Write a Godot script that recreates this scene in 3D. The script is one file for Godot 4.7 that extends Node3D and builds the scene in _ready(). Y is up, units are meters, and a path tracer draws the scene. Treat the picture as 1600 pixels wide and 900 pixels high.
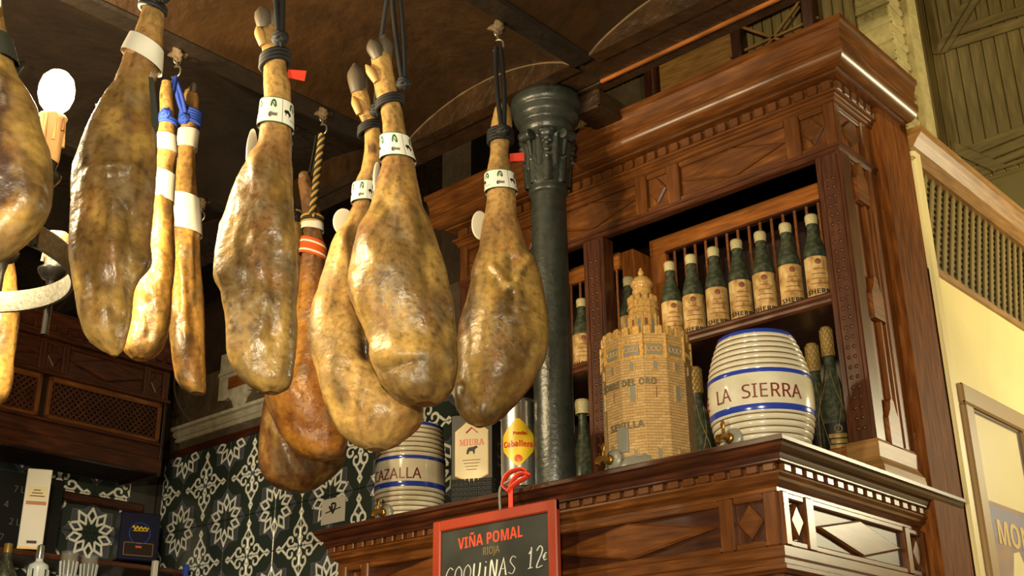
extends Node3D
# A bar interior: hams hung under a jack-arch ceiling, a cast-iron column, a carved bar cabinet with old bottles.

const EYE := Vector3(0, 1.5, 0)
const FOCAL := 1863.85
const YAW := 0.73607
const WARM := Color(1.0, 0.80, 0.55)

var eye_basis: Basis
var M := {}
var taken := {}
var nz := FastNoiseLite.new()

# ---------------------------------------------------------------- shapes

class Sh:
	var v := PackedVector3Array()
	var n := PackedVector3Array()
	var t := PackedVector2Array()
	var c := PackedColorArray()
	var i := PackedInt32Array()

	func poly(p: Array, uv: Array, out: Vector3) -> void:
		var nn: Vector3 = Vector3.ZERO
		for k in range(1, p.size() - 1):
			nn += (p[k] - p[0]).cross(p[k + 1] - p[0])
		nn = nn.normalized()
		var flip := nn.dot(out) < 0.0
		if flip:
			nn = -nn
		var b := v.size()
		for k in p.size():
			v.append(p[k])
			n.append(nn)
			t.append(uv[k])
		for k in range(1, p.size() - 1):
			if flip:
				i.append_array(PackedInt32Array([b, b + k, b + k + 1]))
			else:
				i.append_array(PackedInt32Array([b, b + k + 1, b + k]))

	# rows x cols points; outward = (down the rows) x (along the columns), times side
	func surf(p: PackedVector3Array, uv: PackedVector2Array, cols: int, side: float, wrap: bool, col: PackedColorArray = PackedColorArray()) -> void:
		var rows: int = p.size() / cols
		var nn := PackedVector3Array()
		nn.resize(p.size())
		var b := v.size()
		for r in rows - 1:
			for k in cols - 1:
				var a0: int = r * cols + k
				var a1: int = a0 + 1
				var b0: int = a0 + cols
				var b1: int = b0 + 1
				var q: Vector3 = (p[b1] - p[a0]).cross(p[a1] - p[b0]) * side
				nn[a0] += q
				nn[a1] += q
				nn[b0] += q
				nn[b1] += q
				if side > 0:
					i.append_array(PackedInt32Array([b + a0, b + a1, b + b0, b + a1, b + b1, b + b0]))
				else:
					i.append_array(PackedInt32Array([b + a0, b + b0, b + a1, b + a1, b + b0, b + b1]))
		if wrap:
			for r in rows:
				var s: Vector3 = nn[r * cols] + nn[r * cols + cols - 1]
				nn[r * cols] = s
				nn[r * cols + cols - 1] = s
		for k in p.size():
			n.append(nn[k].normalized() if nn[k].length_squared() > 1e-20 else Vector3.UP)
		v.append_array(p)
		t.append_array(uv)
		if col.size():
			c.append_array(col)

	func box(o: Vector3, s: Vector3, bev := 0.003, bas := Basis.IDENTITY) -> void:
		var h := s / 2
		bev = minf(bev, minf(h.x, minf(h.y, h.z)) * 0.45)
		var long := s.max_axis_index()
		var shift := Vector2(o.x * 1.7 + o.y * 0.9 + o.z * 1.3, o.y * 2.3 + o.x * 0.37 + o.z * 0.53)
		for a in 3:
			var b1 := (a + 1) % 3
			var c1 := (a + 2) % 3
			var ua := long if long != a else b1
			var va := 3 - a - ua
			for sg in [-1.0, 1.0]:
				var pts := []
				var uvs := []
				for q in [[-1.0, -1.0], [1.0, -1.0], [1.0, 1.0], [-1.0, 1.0]]:
					var w := Vector3.ZERO
					w[a] = sg * h[a]
					w[b1] = q[0] * (h[b1] - bev)
					w[c1] = q[1] * (h[c1] - bev)
					pts.append(o + bas * w)
					uvs.append(Vector2(w[ua], w[va]) + shift)
				var d := Vector3.ZERO
				d[a] = sg
				poly(pts, uvs, bas * d)
		if bev <= 0.0:
			return
		for a in 3:
			var b1 := (a + 1) % 3
			var c1 := (a + 2) % 3
			for s1 in [-1.0, 1.0]:
				for s2 in [-1.0, 1.0]:
					var pts := []
					var uvs := []
					for q in [[0, -1.0], [0, 1.0], [1, 1.0], [1, -1.0]]:
						var w := Vector3.ZERO
						w[a] = q[1] * (h[a] - bev)
						w[b1] = s1 * (h[b1] - (bev if q[0] == 1 else 0.0))
						w[c1] = s2 * (h[c1] - (bev if q[0] == 0 else 0.0))
						pts.append(o + bas * w)
						uvs.append(Vector2(w[a], w[c1]) + shift)
					var d := Vector3.ZERO
					d[b1] = s1
					d[c1] = s2
					poly(pts, uvs, bas * d)

	func lathe(prof: Array, seg := 32, o := Vector3.ZERO, bas := Basis.IDENTITY, a0 := 0.0, a1 := TAU, wob = null) -> void:
		var p := PackedVector3Array()
		var uv := PackedVector2Array()
		var l := 0.0
		for r in prof.size():
			if r > 0:
				l += (prof[r] - prof[r - 1]).length()
			for k in seg + 1:
				var an: float = lerpf(a0, a1, float(k) / seg)
				var rad: float = prof[r].x
				if wob != null:
					rad = wob.call(prof[r].x, prof[r].y, an)
				p.append(o + bas * Vector3(rad * sin(an), prof[r].y, rad * cos(an)))
				uv.append(Vector2(float(k) / seg, l))
		# rows up, columns with the angle: column x row is outward for a rising profile
		surf(p, uv, seg + 1, -1.0, a1 - a0 > TAU - 0.001)

	func tube(pts: Array, rad: Array, seg := 8, squash := 1.0, caps := true) -> void:
		var p := PackedVector3Array()
		var uv := PackedVector2Array()
		var up := Vector3.UP
		var l := 0.0
		var ends := []
		for k in pts.size():
			var d: Vector3
			if k == 0:
				d = pts[1] - pts[0]
			elif k == pts.size() - 1:
				d = pts[k] - pts[k - 1]
			else:
				d = pts[k + 1] - pts[k - 1]
			d = d.normalized()
			if k == 0:
				up = Vector3.UP if absf(d.y) < 0.9 else Vector3.BACK
			else:
				l += (pts[k] - pts[k - 1]).length()
			var x := up.cross(d).normalized()
			up = d.cross(x).normalized()
			var r: float = rad[mini(k, rad.size() - 1)]
			var ring := []
			for j in seg + 1:
				var an := TAU * j / seg
				var w: Vector3 = pts[k] + x * (cos(an) * r) + up * (sin(an) * r * squash)
				p.append(w)
				uv.append(Vector2(float(j) / seg, l))
				if j < seg:
					ring.append(w)
			if k == 0 or k == pts.size() - 1:
				ends.append([ring, -d if k == 0 else d])
		surf(p, uv, seg + 1, -1.0, true)
		if caps:
			for e in ends:
				var u := []
				for q in e[0]:
					u.append(Vector2(q.x, q.y))
				poly(e[0], u, e[1])

	# a flat outline in x, y given a thickness along z (from 0 to depth)
	func extrude(outline: PackedVector2Array, depth: float, xf := Transform3D.IDENTITY, bevel := 0.0) -> void:
		if Geometry2D.is_polygon_clockwise(outline):
			outline.reverse()
		var inner := outline
		if bevel > 0.0:
			var got := Geometry2D.offset_polygon(outline, -bevel)
			if got.size() == 1 and got[0].size() == outline.size():
				var g: PackedVector2Array = got[0]
				if Geometry2D.is_polygon_clockwise(g):
					g.reverse()
				var best := 0
				for k in g.size():
					if g[k].distance_to(outline[0]) < g[best].distance_to(outline[0]):
						best = k
				inner = PackedVector2Array()
				for k in g.size():
					inner.append(g[(k + best) % g.size()])
			else:
				bevel = 0.0
		var idx := Geometry2D.triangulate_polygon(inner)
		for side in 2:
			var z := depth if side == 0 else 0.0
			var src := inner if side == 0 else outline
			var tr := idx if side == 0 else Geometry2D.triangulate_polygon(outline)
			for k in range(0, tr.size(), 3):
				var pp := []
				var uu := []
				for m in 3:
					var w: Vector2 = src[tr[k + m]]
					pp.append(xf * Vector3(w.x, w.y, z))
					uu.append(w)
				poly(pp, uu, xf.basis * Vector3(0, 0, 1 if side == 0 else -1))
		for k in outline.size():
			var a: Vector2 = outline[k]
			var b: Vector2 = outline[(k + 1) % outline.size()]
			var nn := Vector3(b.y - a.y, a.x - b.x, 0)
			poly([xf * Vector3(a.x, a.y, 0), xf * Vector3(b.x, b.y, 0), xf * Vector3(b.x, b.y, depth - bevel), xf * Vector3(a.x, a.y, depth - bevel)], [a, b, b + Vector2(0, depth), a + Vector2(0, depth)], xf.basis * nn)
			if bevel > 0.0:
				var ia: Vector2 = inner[k]
				var ib: Vector2 = inner[(k + 1) % outline.size()]
				poly([xf * Vector3(a.x, a.y, depth - bevel), xf * Vector3(b.x, b.y, depth - bevel), xf * Vector3(ib.x, ib.y, depth), xf * Vector3(ia.x, ia.y, depth)], [a, b, ib, ia], xf.basis * (nn.normalized() + Vector3(0, 0, 1)))

	# a moulding: profile points (outward, height) swept along a path of (x, z) points with mitred corners
	func sweep(path: Array, prof: Array, smooth := false) -> void:
		var outs := []
		for k in path.size():
			var d0: Vector2 = (path[k] - path[k - 1]).normalized() if k > 0 else (path[1] - path[0]).normalized()
			var d1: Vector2 = (path[k + 1] - path[k]).normalized() if k < path.size() - 1 else d0
			var o0 := Vector2(-d0.y, d0.x)
			var o1 := Vector2(-d1.y, d1.x)
			var m := (o0 + o1).normalized()
			outs.append(m / maxf(0.2, m.dot(o0)))
		var at := func(k: int, q: Vector2) -> Vector3:
			var w: Vector2 = path[k] + outs[k] * q.x
			return Vector3(w.x, q.y, w.y)
		for k in path.size() - 1:
			var d: Vector2 = (path[k + 1] - path[k]).normalized()
			var o := Vector2(-d.y, d.x)
			var ln: float = (path[k + 1] - path[k]).length()
			var acc := 0.0
			if smooth:
				var p := PackedVector3Array()
				var uv := PackedVector2Array()
				for q in prof:
					p.append(at.call(k, q))
					p.append(at.call(k + 1, q))
					uv.append(Vector2(0, acc))
					uv.append(Vector2(ln, acc))
					acc += 0.01
				var probe := (p[p.size() - 1] - p[0]).cross(p[1] - p[0])
				surf(p, uv, 2, 1.0 if probe.dot(Vector3(o.x, 0.2, o.y)) > 0 else -1.0, false)
				continue
			for j in prof.size() - 1:
				var e: Vector2 = prof[j + 1] - prof[j]
				var l2 := acc + e.length()
				var nn := Vector3(o.x * -e.y, e.x, o.y * -e.y)
				poly([at.call(k, prof[j]), at.call(k + 1, prof[j]), at.call(k + 1, prof[j + 1]), at.call(k, prof[j + 1])], [Vector2(0, acc), Vector2(ln, acc), Vector2(ln, l2), Vector2(0, l2)], nn)
				acc = l2
		for k in [0, path.size() - 1]:
			var d: Vector2 = (path[1] - path[0]) if k == 0 else (path[k] - path[k - 1])
			var sgn := -1.0 if k == 0 else 1.0
			var flat := PackedVector2Array(prof)
			var idx := Geometry2D.triangulate_polygon(flat)
			for j in range(0, idx.size(), 3):
				var pp := []
				for m in 3:
					pp.append(at.call(k, prof[idx[j + m]]))
				poly(pp, [prof[idx[j]], prof[idx[j + 1]], prof[idx[j + 2]]], Vector3(d.x, 0, d.y) * sgn)

	func add_mesh(m: Mesh, xf: Transform3D) -> void:
		for s in m.get_surface_count():
			var a := m.surface_get_arrays(s)
			var b := v.size()
			var src: PackedVector3Array = a[Mesh.ARRAY_VERTEX]
			for k in src.size():
				v.append(xf * src[k])
				n.append((xf.basis * a[Mesh.ARRAY_NORMAL][k]).normalized())
				t.append(a[Mesh.ARRAY_TEX_UV][k] if a[Mesh.ARRAY_TEX_UV] != null else Vector2.ZERO)
			if a[Mesh.ARRAY_INDEX] != null:
				for k in a[Mesh.ARRAY_INDEX]:
					i.append(b + k)
			else:
				for k in src.size():
					i.append(b + k)

	func mesh() -> ArrayMesh:
		var a := []
		a.resize(Mesh.ARRAY_MAX)
		a[Mesh.ARRAY_VERTEX] = v
		a[Mesh.ARRAY_NORMAL] = n
		a[Mesh.ARRAY_TEX_UV] = t
		if c.size() == v.size() and c.size():
			a[Mesh.ARRAY_COLOR] = c
		a[Mesh.ARRAY_INDEX] = i
		var m := ArrayMesh.new()
		m.add_surface_from_arrays(Mesh.PRIMITIVE_TRIANGLES, a)
		return m

# ---------------------------------------------------------------- objects

func numbered(called: String) -> String:
	var k: int = taken.get(called, -1) + 1
	taken[called] = k
	return called if k == 0 else "%s_%03d" % [called, k]

func tag(o: Node, label: String, category: String, group := "") -> Node:
	o.set_meta("label", label)
	o.set_meta("category", category)
	if group != "":
		o.set_meta("group", group)
	return o

func thing(called: String, label: String, category: String, where := Vector3.ZERO, turn := 0.0, group := "") -> Node3D:
	var o := Node3D.new()
	o.name = numbered(called)
	add_child(o)
	o.position = where
	o.rotation.y = turn
	tag(o, label, category, group)
	return o

func part(called: String, shape, m: Material, parent: Node, xf := Transform3D.IDENTITY) -> MeshInstance3D:
	var o := MeshInstance3D.new()
	o.mesh = shape.mesh() if shape is Sh else shape
	o.material_override = m
	o.transform = xf
	if parent == self:
		o.name = numbered(called)
	else:
		o.name = called
	o.cast_shadow = GeometryInstance3D.SHADOW_CASTING_SETTING_ON
	parent.add_child(o, true)
	if parent != self:
		# repeats are given three digits
		var k: int = parent.get_meta("_n_" + called, -1) + 1
		parent.set_meta("_n_" + called, k)
		o.name = called if k == 0 else "%s_%03d" % [called, k]
	return o

func struct(called: String, shape, m: Material) -> MeshInstance3D:
	var o := MeshInstance3D.new()
	o.mesh = shape.mesh() if shape is Sh else shape
	o.material_override = m
	o.name = called
	add_child(o, true)
	o.set_meta("kind", "structure")
	return o

func bx(o: Vector3, s: Vector3, bev := 0.003, bas := Basis.IDENTITY) -> Sh:
	var sh := Sh.new()
	sh.box(o, s, bev, bas)
	return sh

func span(a: Vector3, b: Vector3, bev := 0.003) -> Sh:
	return bx((a + b) / 2, (b - a).abs(), bev)

func smooth_path(pts: Array, n := 6) -> Array:
	var out := []
	for k in pts.size() - 1:
		var a: Vector3 = pts[maxi(k - 1, 0)]
		var b: Vector3 = pts[k]
		var c: Vector3 = pts[k + 1]
		var d: Vector3 = pts[mini(k + 2, pts.size() - 1)]
		for j in n:
			out.append(b.cubic_interpolate(c, a, d, float(j) / n))
	out.append(pts[-1])
	return out

func tubed(pts: Array, rad, seg := 8, squash := 1.0) -> Sh:
	var sh := Sh.new()
	if not rad is Array and pts.size() < 9 and pts.size() > 3:
		pts = smooth_path(pts)
	sh.tube(pts, rad if rad is Array else [rad], seg, squash)
	return sh

func ray(x: float, y: float) -> Vector3:
	return eye_basis * Vector3((x - 800) / FOCAL, -(y - 450) / FOCAL, -1)

func on(x: float, y: float, axis: int, val: float) -> Vector3:
	var d := ray(x, y)
	return EYE + d * ((val - EYE[axis]) / d[axis])

func lettering(s: String, size: float, bold := false, serif := false, depth := 0.001) -> TextMesh:
	var tm := TextMesh.new()
	var f := SystemFont.new()
	f.font_names = PackedStringArray(["Droid Serif" if serif else "Droid Sans"])
	f.font_weight = 700 if bold else 400
	tm.font = f
	tm.text = s
	tm.font_size = 64
	tm.pixel_size = size / 46.0   # size = height of a capital
	tm.depth = depth
	tm.horizontal_alignment = HORIZONTAL_ALIGNMENT_CENTER
	return tm

# lettering bent round an upright cylinder whose axis is the origin; angle 0 looks along +z
func bent(s: String, size: float, radius: Callable, y: float, angle: float, bold := false, stretch := 1.0) -> Sh:
	var sh := Sh.new()
	sh.add_mesh(lettering(s, size, bold, false, 0.002), Transform3D.IDENTITY)
	var mid := 0.0
	for k in sh.v.size():
		var w: Vector3 = sh.v[k]
		var yy := w.y + y
		var r: float = radius.call(yy)
		var an: float = angle + w.x * stretch / r
		var out := r + w.z + 0.001
		sh.v[k] = Vector3(sin(an) * out, yy, cos(an) * out)
		sh.n[k] = sh.n[k].rotated(Vector3.UP, an)
	return sh

# ---------------------------------------------------------------- materials

func noise_tex(freq: float, colors: Array, sd := 1, oct := 4, size := 512, kind := FastNoiseLite.TYPE_SIMPLEX_SMOOTH) -> NoiseTexture2D:
	var f := FastNoiseLite.new()
	f.seed = sd
	f.noise_type = kind
	f.frequency = freq
	f.fractal_octaves = oct
	var x := NoiseTexture2D.new()
	x.width = size
	x.height = size
	x.seamless = true
	x.noise = f
	var g := Gradient.new()
	var offs := PackedFloat32Array()
	var cols := PackedColorArray()
	for k in colors.size():
		offs.append(float(k) / (colors.size() - 1))
		cols.append(colors[k])
	g.offsets = offs
	g.colors = cols
	x.color_ramp = g
	return x

func c8(r: int, g: int, b: int) -> Color:
	return Color(r / 255.0, g / 255.0, b / 255.0)

func mat(called: String, col: Color, rough := 0.6, metal := 0.0) -> StandardMaterial3D:
	var m := StandardMaterial3D.new()
	m.resource_name = called
	m.albedo_color = col
	m.roughness = rough
	m.metallic = metal
	M[called] = m
	return m

func wood(called: String, dark: Color, mid: Color, pale: Color, rough: float, sd: int, sc := Vector3(0.8, 7, 1)) -> StandardMaterial3D:
	var m := mat(called, Color.WHITE, rough)
	m.albedo_texture = noise_tex(0.012, [dark, dark.lerp(mid, 0.6), mid, pale], sd, 5)
	m.uv1_scale = sc
	return m

func rough_relief(m: StandardMaterial3D, freq: float, cm: float, scale: float, sd := 5) -> void:
	m.heightmap_enabled = true
	m.heightmap_texture = noise_tex(freq, [Color.BLACK, Color.WHITE], sd, 4, 512)
	m.heightmap_scale = cm
	m.uv1_triplanar = true
	m.uv1_scale = Vector3.ONE * scale

func make_materials() -> void:
	wood("wood", c8(66, 36, 15), c8(102, 59, 24), c8(134, 84, 37), 0.29, 3)
	wood("wood_red", c8(52, 26, 14), c8(84, 46, 26), c8(108, 62, 36), 0.32, 4)
	wood("wood_dark", c8(36, 16, 8), c8(66, 32, 15), c8(88, 44, 20), 0.36, 5)
	wood("wood_brown", c8(76, 40, 15), c8(124, 70, 26), c8(146, 88, 36), 0.42, 6)
	wood("wood_matt", c8(72, 38, 14), c8(116, 66, 24), c8(138, 84, 32), 0.62, 11).metallic_specular = 0.2
	wood("wood_black", c8(20, 10, 6), c8(34, 18, 11), c8(46, 25, 14), 0.4, 7)
	wood("wood_olive", c8(88, 74, 36), c8(118, 100, 52), c8(132, 112, 62), 0.6, 8, Vector3(0.6, 5, 1))
	wood("wood_tan", c8(112, 78, 36), c8(150, 108, 56), c8(168, 124, 68), 0.45, 9)
	wood("wood_rail", c8(104, 58, 20), c8(150, 88, 34), c8(170, 104, 44), 0.35, 10)
	var m := mat("brown_paint", Color.WHITE, 0.36)
	m.albedo_texture = noise_tex(0.01, [c8(40, 26, 12), c8(52, 34, 16), c8(60, 40, 20)], 12, 3)
	rough_relief(m, 0.03, 0.6, 0.9, 13)
	m = mat("brown_beam", Color.WHITE, 0.42)
	m.albedo_texture = noise_tex(0.01, [c8(36, 23, 12), c8(48, 31, 16), c8(56, 38, 20)], 14, 4)
	rough_relief(m, 0.03, 0.5, 1.2, 15)
	m = mat("brown_shaded", Color.WHITE, 0.4)  # darker version of the ceiling brown, shade put into the colour
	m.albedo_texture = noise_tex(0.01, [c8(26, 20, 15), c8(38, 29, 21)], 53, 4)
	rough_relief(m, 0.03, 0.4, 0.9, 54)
	mat("brown_crust", c8(96, 76, 48), 0.8)
	m = mat("iron_green", Color.WHITE, 0.34)
	m.albedo_texture = noise_tex(0.02, [c8(34, 38, 34), c8(46, 50, 45), c8(54, 58, 52)], 16, 4)
	rough_relief(m, 0.04, 0.12, 2.0, 17)
	m = mat("yellow_wall", Color.WHITE, 0.6)
	m.albedo_texture = noise_tex(0.006, [c8(222, 202, 130), c8(230, 212, 142)], 18, 3)
	rough_relief(m, 0.06, 0.05, 1.0, 19)
	m = mat("dark_plaster", Color.WHITE, 0.8)
	m.albedo_texture = noise_tex(0.01, [c8(64, 50, 34), c8(92, 76, 54)], 20, 4)
	rough_relief(m, 0.03, 0.3, 1.0, 21)
	m = mat("umber_wall", Color.WHITE, 0.6)
	m.albedo_texture = noise_tex(0.01, [c8(40, 27, 16), c8(56, 38, 23)], 22, 4)
	rough_relief(m, 0.03, 0.3, 1.0, 23)
	m = mat("cream_plaster", Color.WHITE, 0.75)
	m.albedo_texture = noise_tex(0.015, [c8(150, 136, 84), c8(184, 168, 112)], 24, 4)
	rough_relief(m, 0.04, 0.3, 1.5, 25)
	m = mat("pale_plaster", Color.WHITE, 0.75)
	m.albedo_texture = noise_tex(0.015, [c8(150, 142, 122), c8(196, 188, 168)], 26, 4)
	rough_relief(m, 0.04, 0.2, 1.5, 27)
	mat("floor_stone", c8(96, 78, 60), 0.5)
	# cured meat: colours are on the vertices, mottling and a greasy relief in the textures
	m = mat("meat", Color.WHITE, 0.4)
	m.vertex_color_use_as_albedo = true
	m.albedo_texture = noise_tex(0.035, [Color(0.56, 0.52, 0.46), Color(0.9, 0.88, 0.84), Color(1, 1, 1), Color(1, 0.97, 0.9)], 30, 5)
	m.roughness_texture = noise_tex(0.015, [Color(0.5, 0.5, 0.5), Color(1, 1, 1)], 31, 3)
	m.roughness = 0.5
	rough_relief(m, 0.028, 0.20, 2.4, 32)
	mat("hoof", c8(78, 68, 54), 0.5)
	mat("hoof_pale", c8(120, 98, 62), 0.5)
	mat("hoof_skin", c8(172, 132, 76), 0.5)
	mat("cord_black", c8(13, 13, 13), 0.7)
	mat("cord_blue", c8(40, 72, 176), 0.7)
	mat("cord_yellow", c8(176, 140, 66), 0.75)
	mat("cord_green", c8(40, 44, 34), 0.75)
	mat("white_tag", c8(214, 212, 198), 0.4)
	mat("disc_plastic", c8(196, 192, 172), 0.4)
	mat("red_tag", c8(214, 62, 40), 0.4)
	mat("orange_tag", c8(200, 84, 26), 0.4)
	mat("stripe_tan", c8(170, 104, 52), 0.5)
	mat("green_tag", c8(56, 104, 52), 0.4)
	mat("steel", c8(150, 140, 120), 0.35, 0.9)
	mat("rust_plaster", c8(84, 66, 42), 0.7)
	mat("black_iron", c8(30, 28, 26), 0.4, 0.3)
	m = mat("grey_iron", Color.WHITE, 0.45, 0.2)
	m.albedo_texture = noise_tex(0.03, [c8(92, 90, 82), c8(140, 138, 128)], 33, 4)
	rough_relief(m, 0.04, 0.1, 3.0, 34)
	mat("candle", c8(216, 176, 118), 0.5)
	mat("wax_dark", c8(120, 72, 40), 0.5)
	m = mat("bulb", Color.WHITE, 0.3)
	m.emission_enabled = true
	m.emission = Color(1.0, 0.93, 0.72)
	m.emission_energy_multiplier = 6.0
	m = mat("lamp_glow", Color.WHITE, 0.3)
	m.emission_enabled = true
	m.emission = Color(1.0, 0.86, 0.6)
	m.emission_energy_multiplier = 3.0
	# glass, ceramics, print
	m = mat("bottle_glass", Color.WHITE, 0.28)
	m.albedo_texture = noise_tex(0.02, [c8(32, 37, 27), c8(56, 62, 47), c8(98, 100, 80)], 35, 4)
	m.uv1_triplanar = true
	m.uv1_scale = Vector3.ONE * 4
	mat("dark_glass", c8(18, 24, 18), 0.15)
	m = mat("cap_cream", Color.WHITE, 0.5)
	m.albedo_texture = noise_tex(0.03, [c8(150, 136, 92), c8(208, 196, 150)], 36, 4)
	m.uv1_triplanar = true
	m.uv1_scale = Vector3.ONE * 8
	for k in 3:
		m = mat("old_label_%d" % k, Color.WHITE, 0.7)
		m.albedo_texture = noise_tex(0.006, [c8(110, 76, 36), c8(168, 128, 70), c8(196, 160, 100), c8(208, 186, 138)], 40 + k * 3, 4)
		m.uv1_scale = Vector3(0.9, 5, 1)
	mat("ink", c8(38, 30, 26), 0.6)
	mat("ink_red", c8(112, 40, 30), 0.4)
	m = mat("glaze_white", Color.WHITE, 0.14)
	m.albedo_texture = noise_tex(0.01, [c8(196, 186, 156), c8(222, 216, 196)], 45, 3)
	m.uv1_triplanar = true
	m.uv1_scale = Vector3.ONE * 2
	mat("glaze_blue", c8(40, 62, 158), 0.16)
	mat("glaze_grime", c8(104, 80, 44), 0.3)
	m = mat("glaze_brick", Color.WHITE, 0.16)
	m.albedo_texture = brick_image()
	m.uv1_scale = Vector3(5, 1 / 0.075, 1)
	m.heightmap_enabled = true
	m.heightmap_texture = m.albedo_texture
	m.heightmap_scale = 0.25
	m = mat("glaze_honey", Color.WHITE, 0.22)
	m.albedo_texture = noise_tex(0.03, [c8(150, 104, 46), c8(198, 156, 88), c8(214, 176, 110)], 46, 4)
	m.uv1_triplanar = true
	m.uv1_scale = Vector3.ONE * 6
	mat("glaze_dark", c8(112, 102, 78), 0.3)
	mat("glaze_grey", c8(132, 130, 116), 0.3)
	mat("brass", c8(168, 124, 52), 0.3, 0.85)
	mat("gold_print", c8(150, 120, 60), 0.4, 0.4)
	mat("foil_mesh", c8(156, 128, 72), 0.5, 0.3)
	mat("silver", c8(206, 206, 204), 0.22, 0.9)
	mat("yellow_print", c8(226, 190, 40), 0.4)
	mat("red_print", c8(206, 46, 30), 0.4)
	mat("black_card", c8(12, 12, 12), 0.5)
	mat("stud_lit", c8(40, 40, 37), 0.4)  # lighter than the black case, stands for light on the facets
	mat("cream_card", c8(216, 200, 158), 0.5)
	mat("white_card", c8(206, 202, 190), 0.4)
	mat("navy_card", c8(18, 20, 48), 0.35)
	mat("red_frame", c8(146, 50, 24), 0.42)
	m = mat("slate", Color.WHITE, 0.6)
	m.albedo_texture = noise_tex(0.006, [c8(22, 25, 21), c8(32, 35, 30), c8(50, 53, 46)], 48, 4)
	m.uv1_scale = Vector3(1.2, 1.6, 1)
	mat("chalk", c8(206, 206, 196), 0.9)
	mat("chalk_faint", c8(92, 96, 88), 0.9)
	mat("board_red", c8(206, 66, 34), 0.6)
	mat("board_gold", c8(122, 104, 54), 0.6)
	m = mat("clear_glass", Color(0.95, 0.97, 0.95, 0.05), 0.05)
	m.transparency = BaseMaterial3D.TRANSPARENCY_ALPHA
	m.metallic_specular = 0.25
	mat("liquor", c8(206, 214, 216), 0.1)
	m = mat("tile_print", Color.WHITE, 0.2)
	m.albedo_texture = tile_image()
	mat("grout", c8(60, 60, 54), 0.8)
	m = mat("label_print", Color.WHITE, 0.4)
	m.albedo_texture = ham_label_image()
	m.uv1_scale = Vector3(3, 1, 1)
	m = mat("poster", Color.WHITE, 0.3)
	m.albedo_texture = noise_tex(0.012, [c8(50, 28, 92), c8(112, 66, 104), c8(140, 84, 70), c8(72, 48, 122)], 50, 4)
	mat("poster_purple", c8(58, 34, 116), 0.5)
	mat("poster_yellow", c8(206, 160, 40), 0.4)
	mat("mount_cream", c8(226, 208, 150), 0.35)
	mat("frame_grey", c8(150, 120, 80), 0.35)

func brick_image() -> ImageTexture:
	var im := Image.create(256, 128, true, Image.FORMAT_RGB8)
	var f := FastNoiseLite.new()
	f.seed = 61
	f.frequency = 0.02
	for y in 128:
		for x in 256:
			var row := y / 16
			var xx := (x + (row % 2) * 32) % 64
			var e := mini(y % 16, xx)
			var b := 0.5 + 0.5 * f.get_noise_2d((((x + (row % 2) * 32) / 64) % 4) * 90.0, row * 77.0) + 0.25 * f.get_noise_2d(x * 3.0, y * 3.0)
			var q := c8(168, 128, 76).lerp(c8(214, 182, 128), clampf(b, 0, 1))
			if e < 2:
				q = c8(122, 100, 68) if y % 16 < 2 else c8(150, 122, 82)
			im.set_pixel(x, y, q)
	return ImageTexture.create_from_image(im)

func stamp(im: Image, x: float, y: float, r: float, q: Color) -> void:
	var w := im.get_width()
	var h := im.get_height()
	for j in range(int(y - r), int(y + r) + 2):
		for k in range(int(x - r), int(x + r) + 2):
			if (k - x) * (k - x) + (j - y) * (j - y) <= r * r:
				im.set_pixel(posmod(k, w), posmod(j, h), q)

func stroke(im: Image, pts: Array, r: float, q: Color) -> void:
	for k in pts.size() - 1:
		var a: Vector2 = pts[k]
		var b: Vector2 = pts[k + 1]
		var m := int(a.distance_to(b) / (r * 0.7)) + 1
		for j in m + 1:
			var w := a.lerp(b, float(j) / m)
			stamp(im, w.x, w.y, r, q)

func fill(im: Image, pts: PackedVector2Array, q: Color) -> void:
	var lo := pts[0]
	var hi := pts[0]
	for w in pts:
		lo = lo.min(w)
		hi = hi.max(w)
	for y in range(int(lo.y), int(hi.y) + 1):
		for x in range(int(lo.x), int(hi.x) + 1):
			if Geometry2D.is_point_in_polygon(Vector2(x, y), pts):
				im.set_pixel(posmod(x, im.get_width()), posmod(y, im.get_height()), q)

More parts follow.
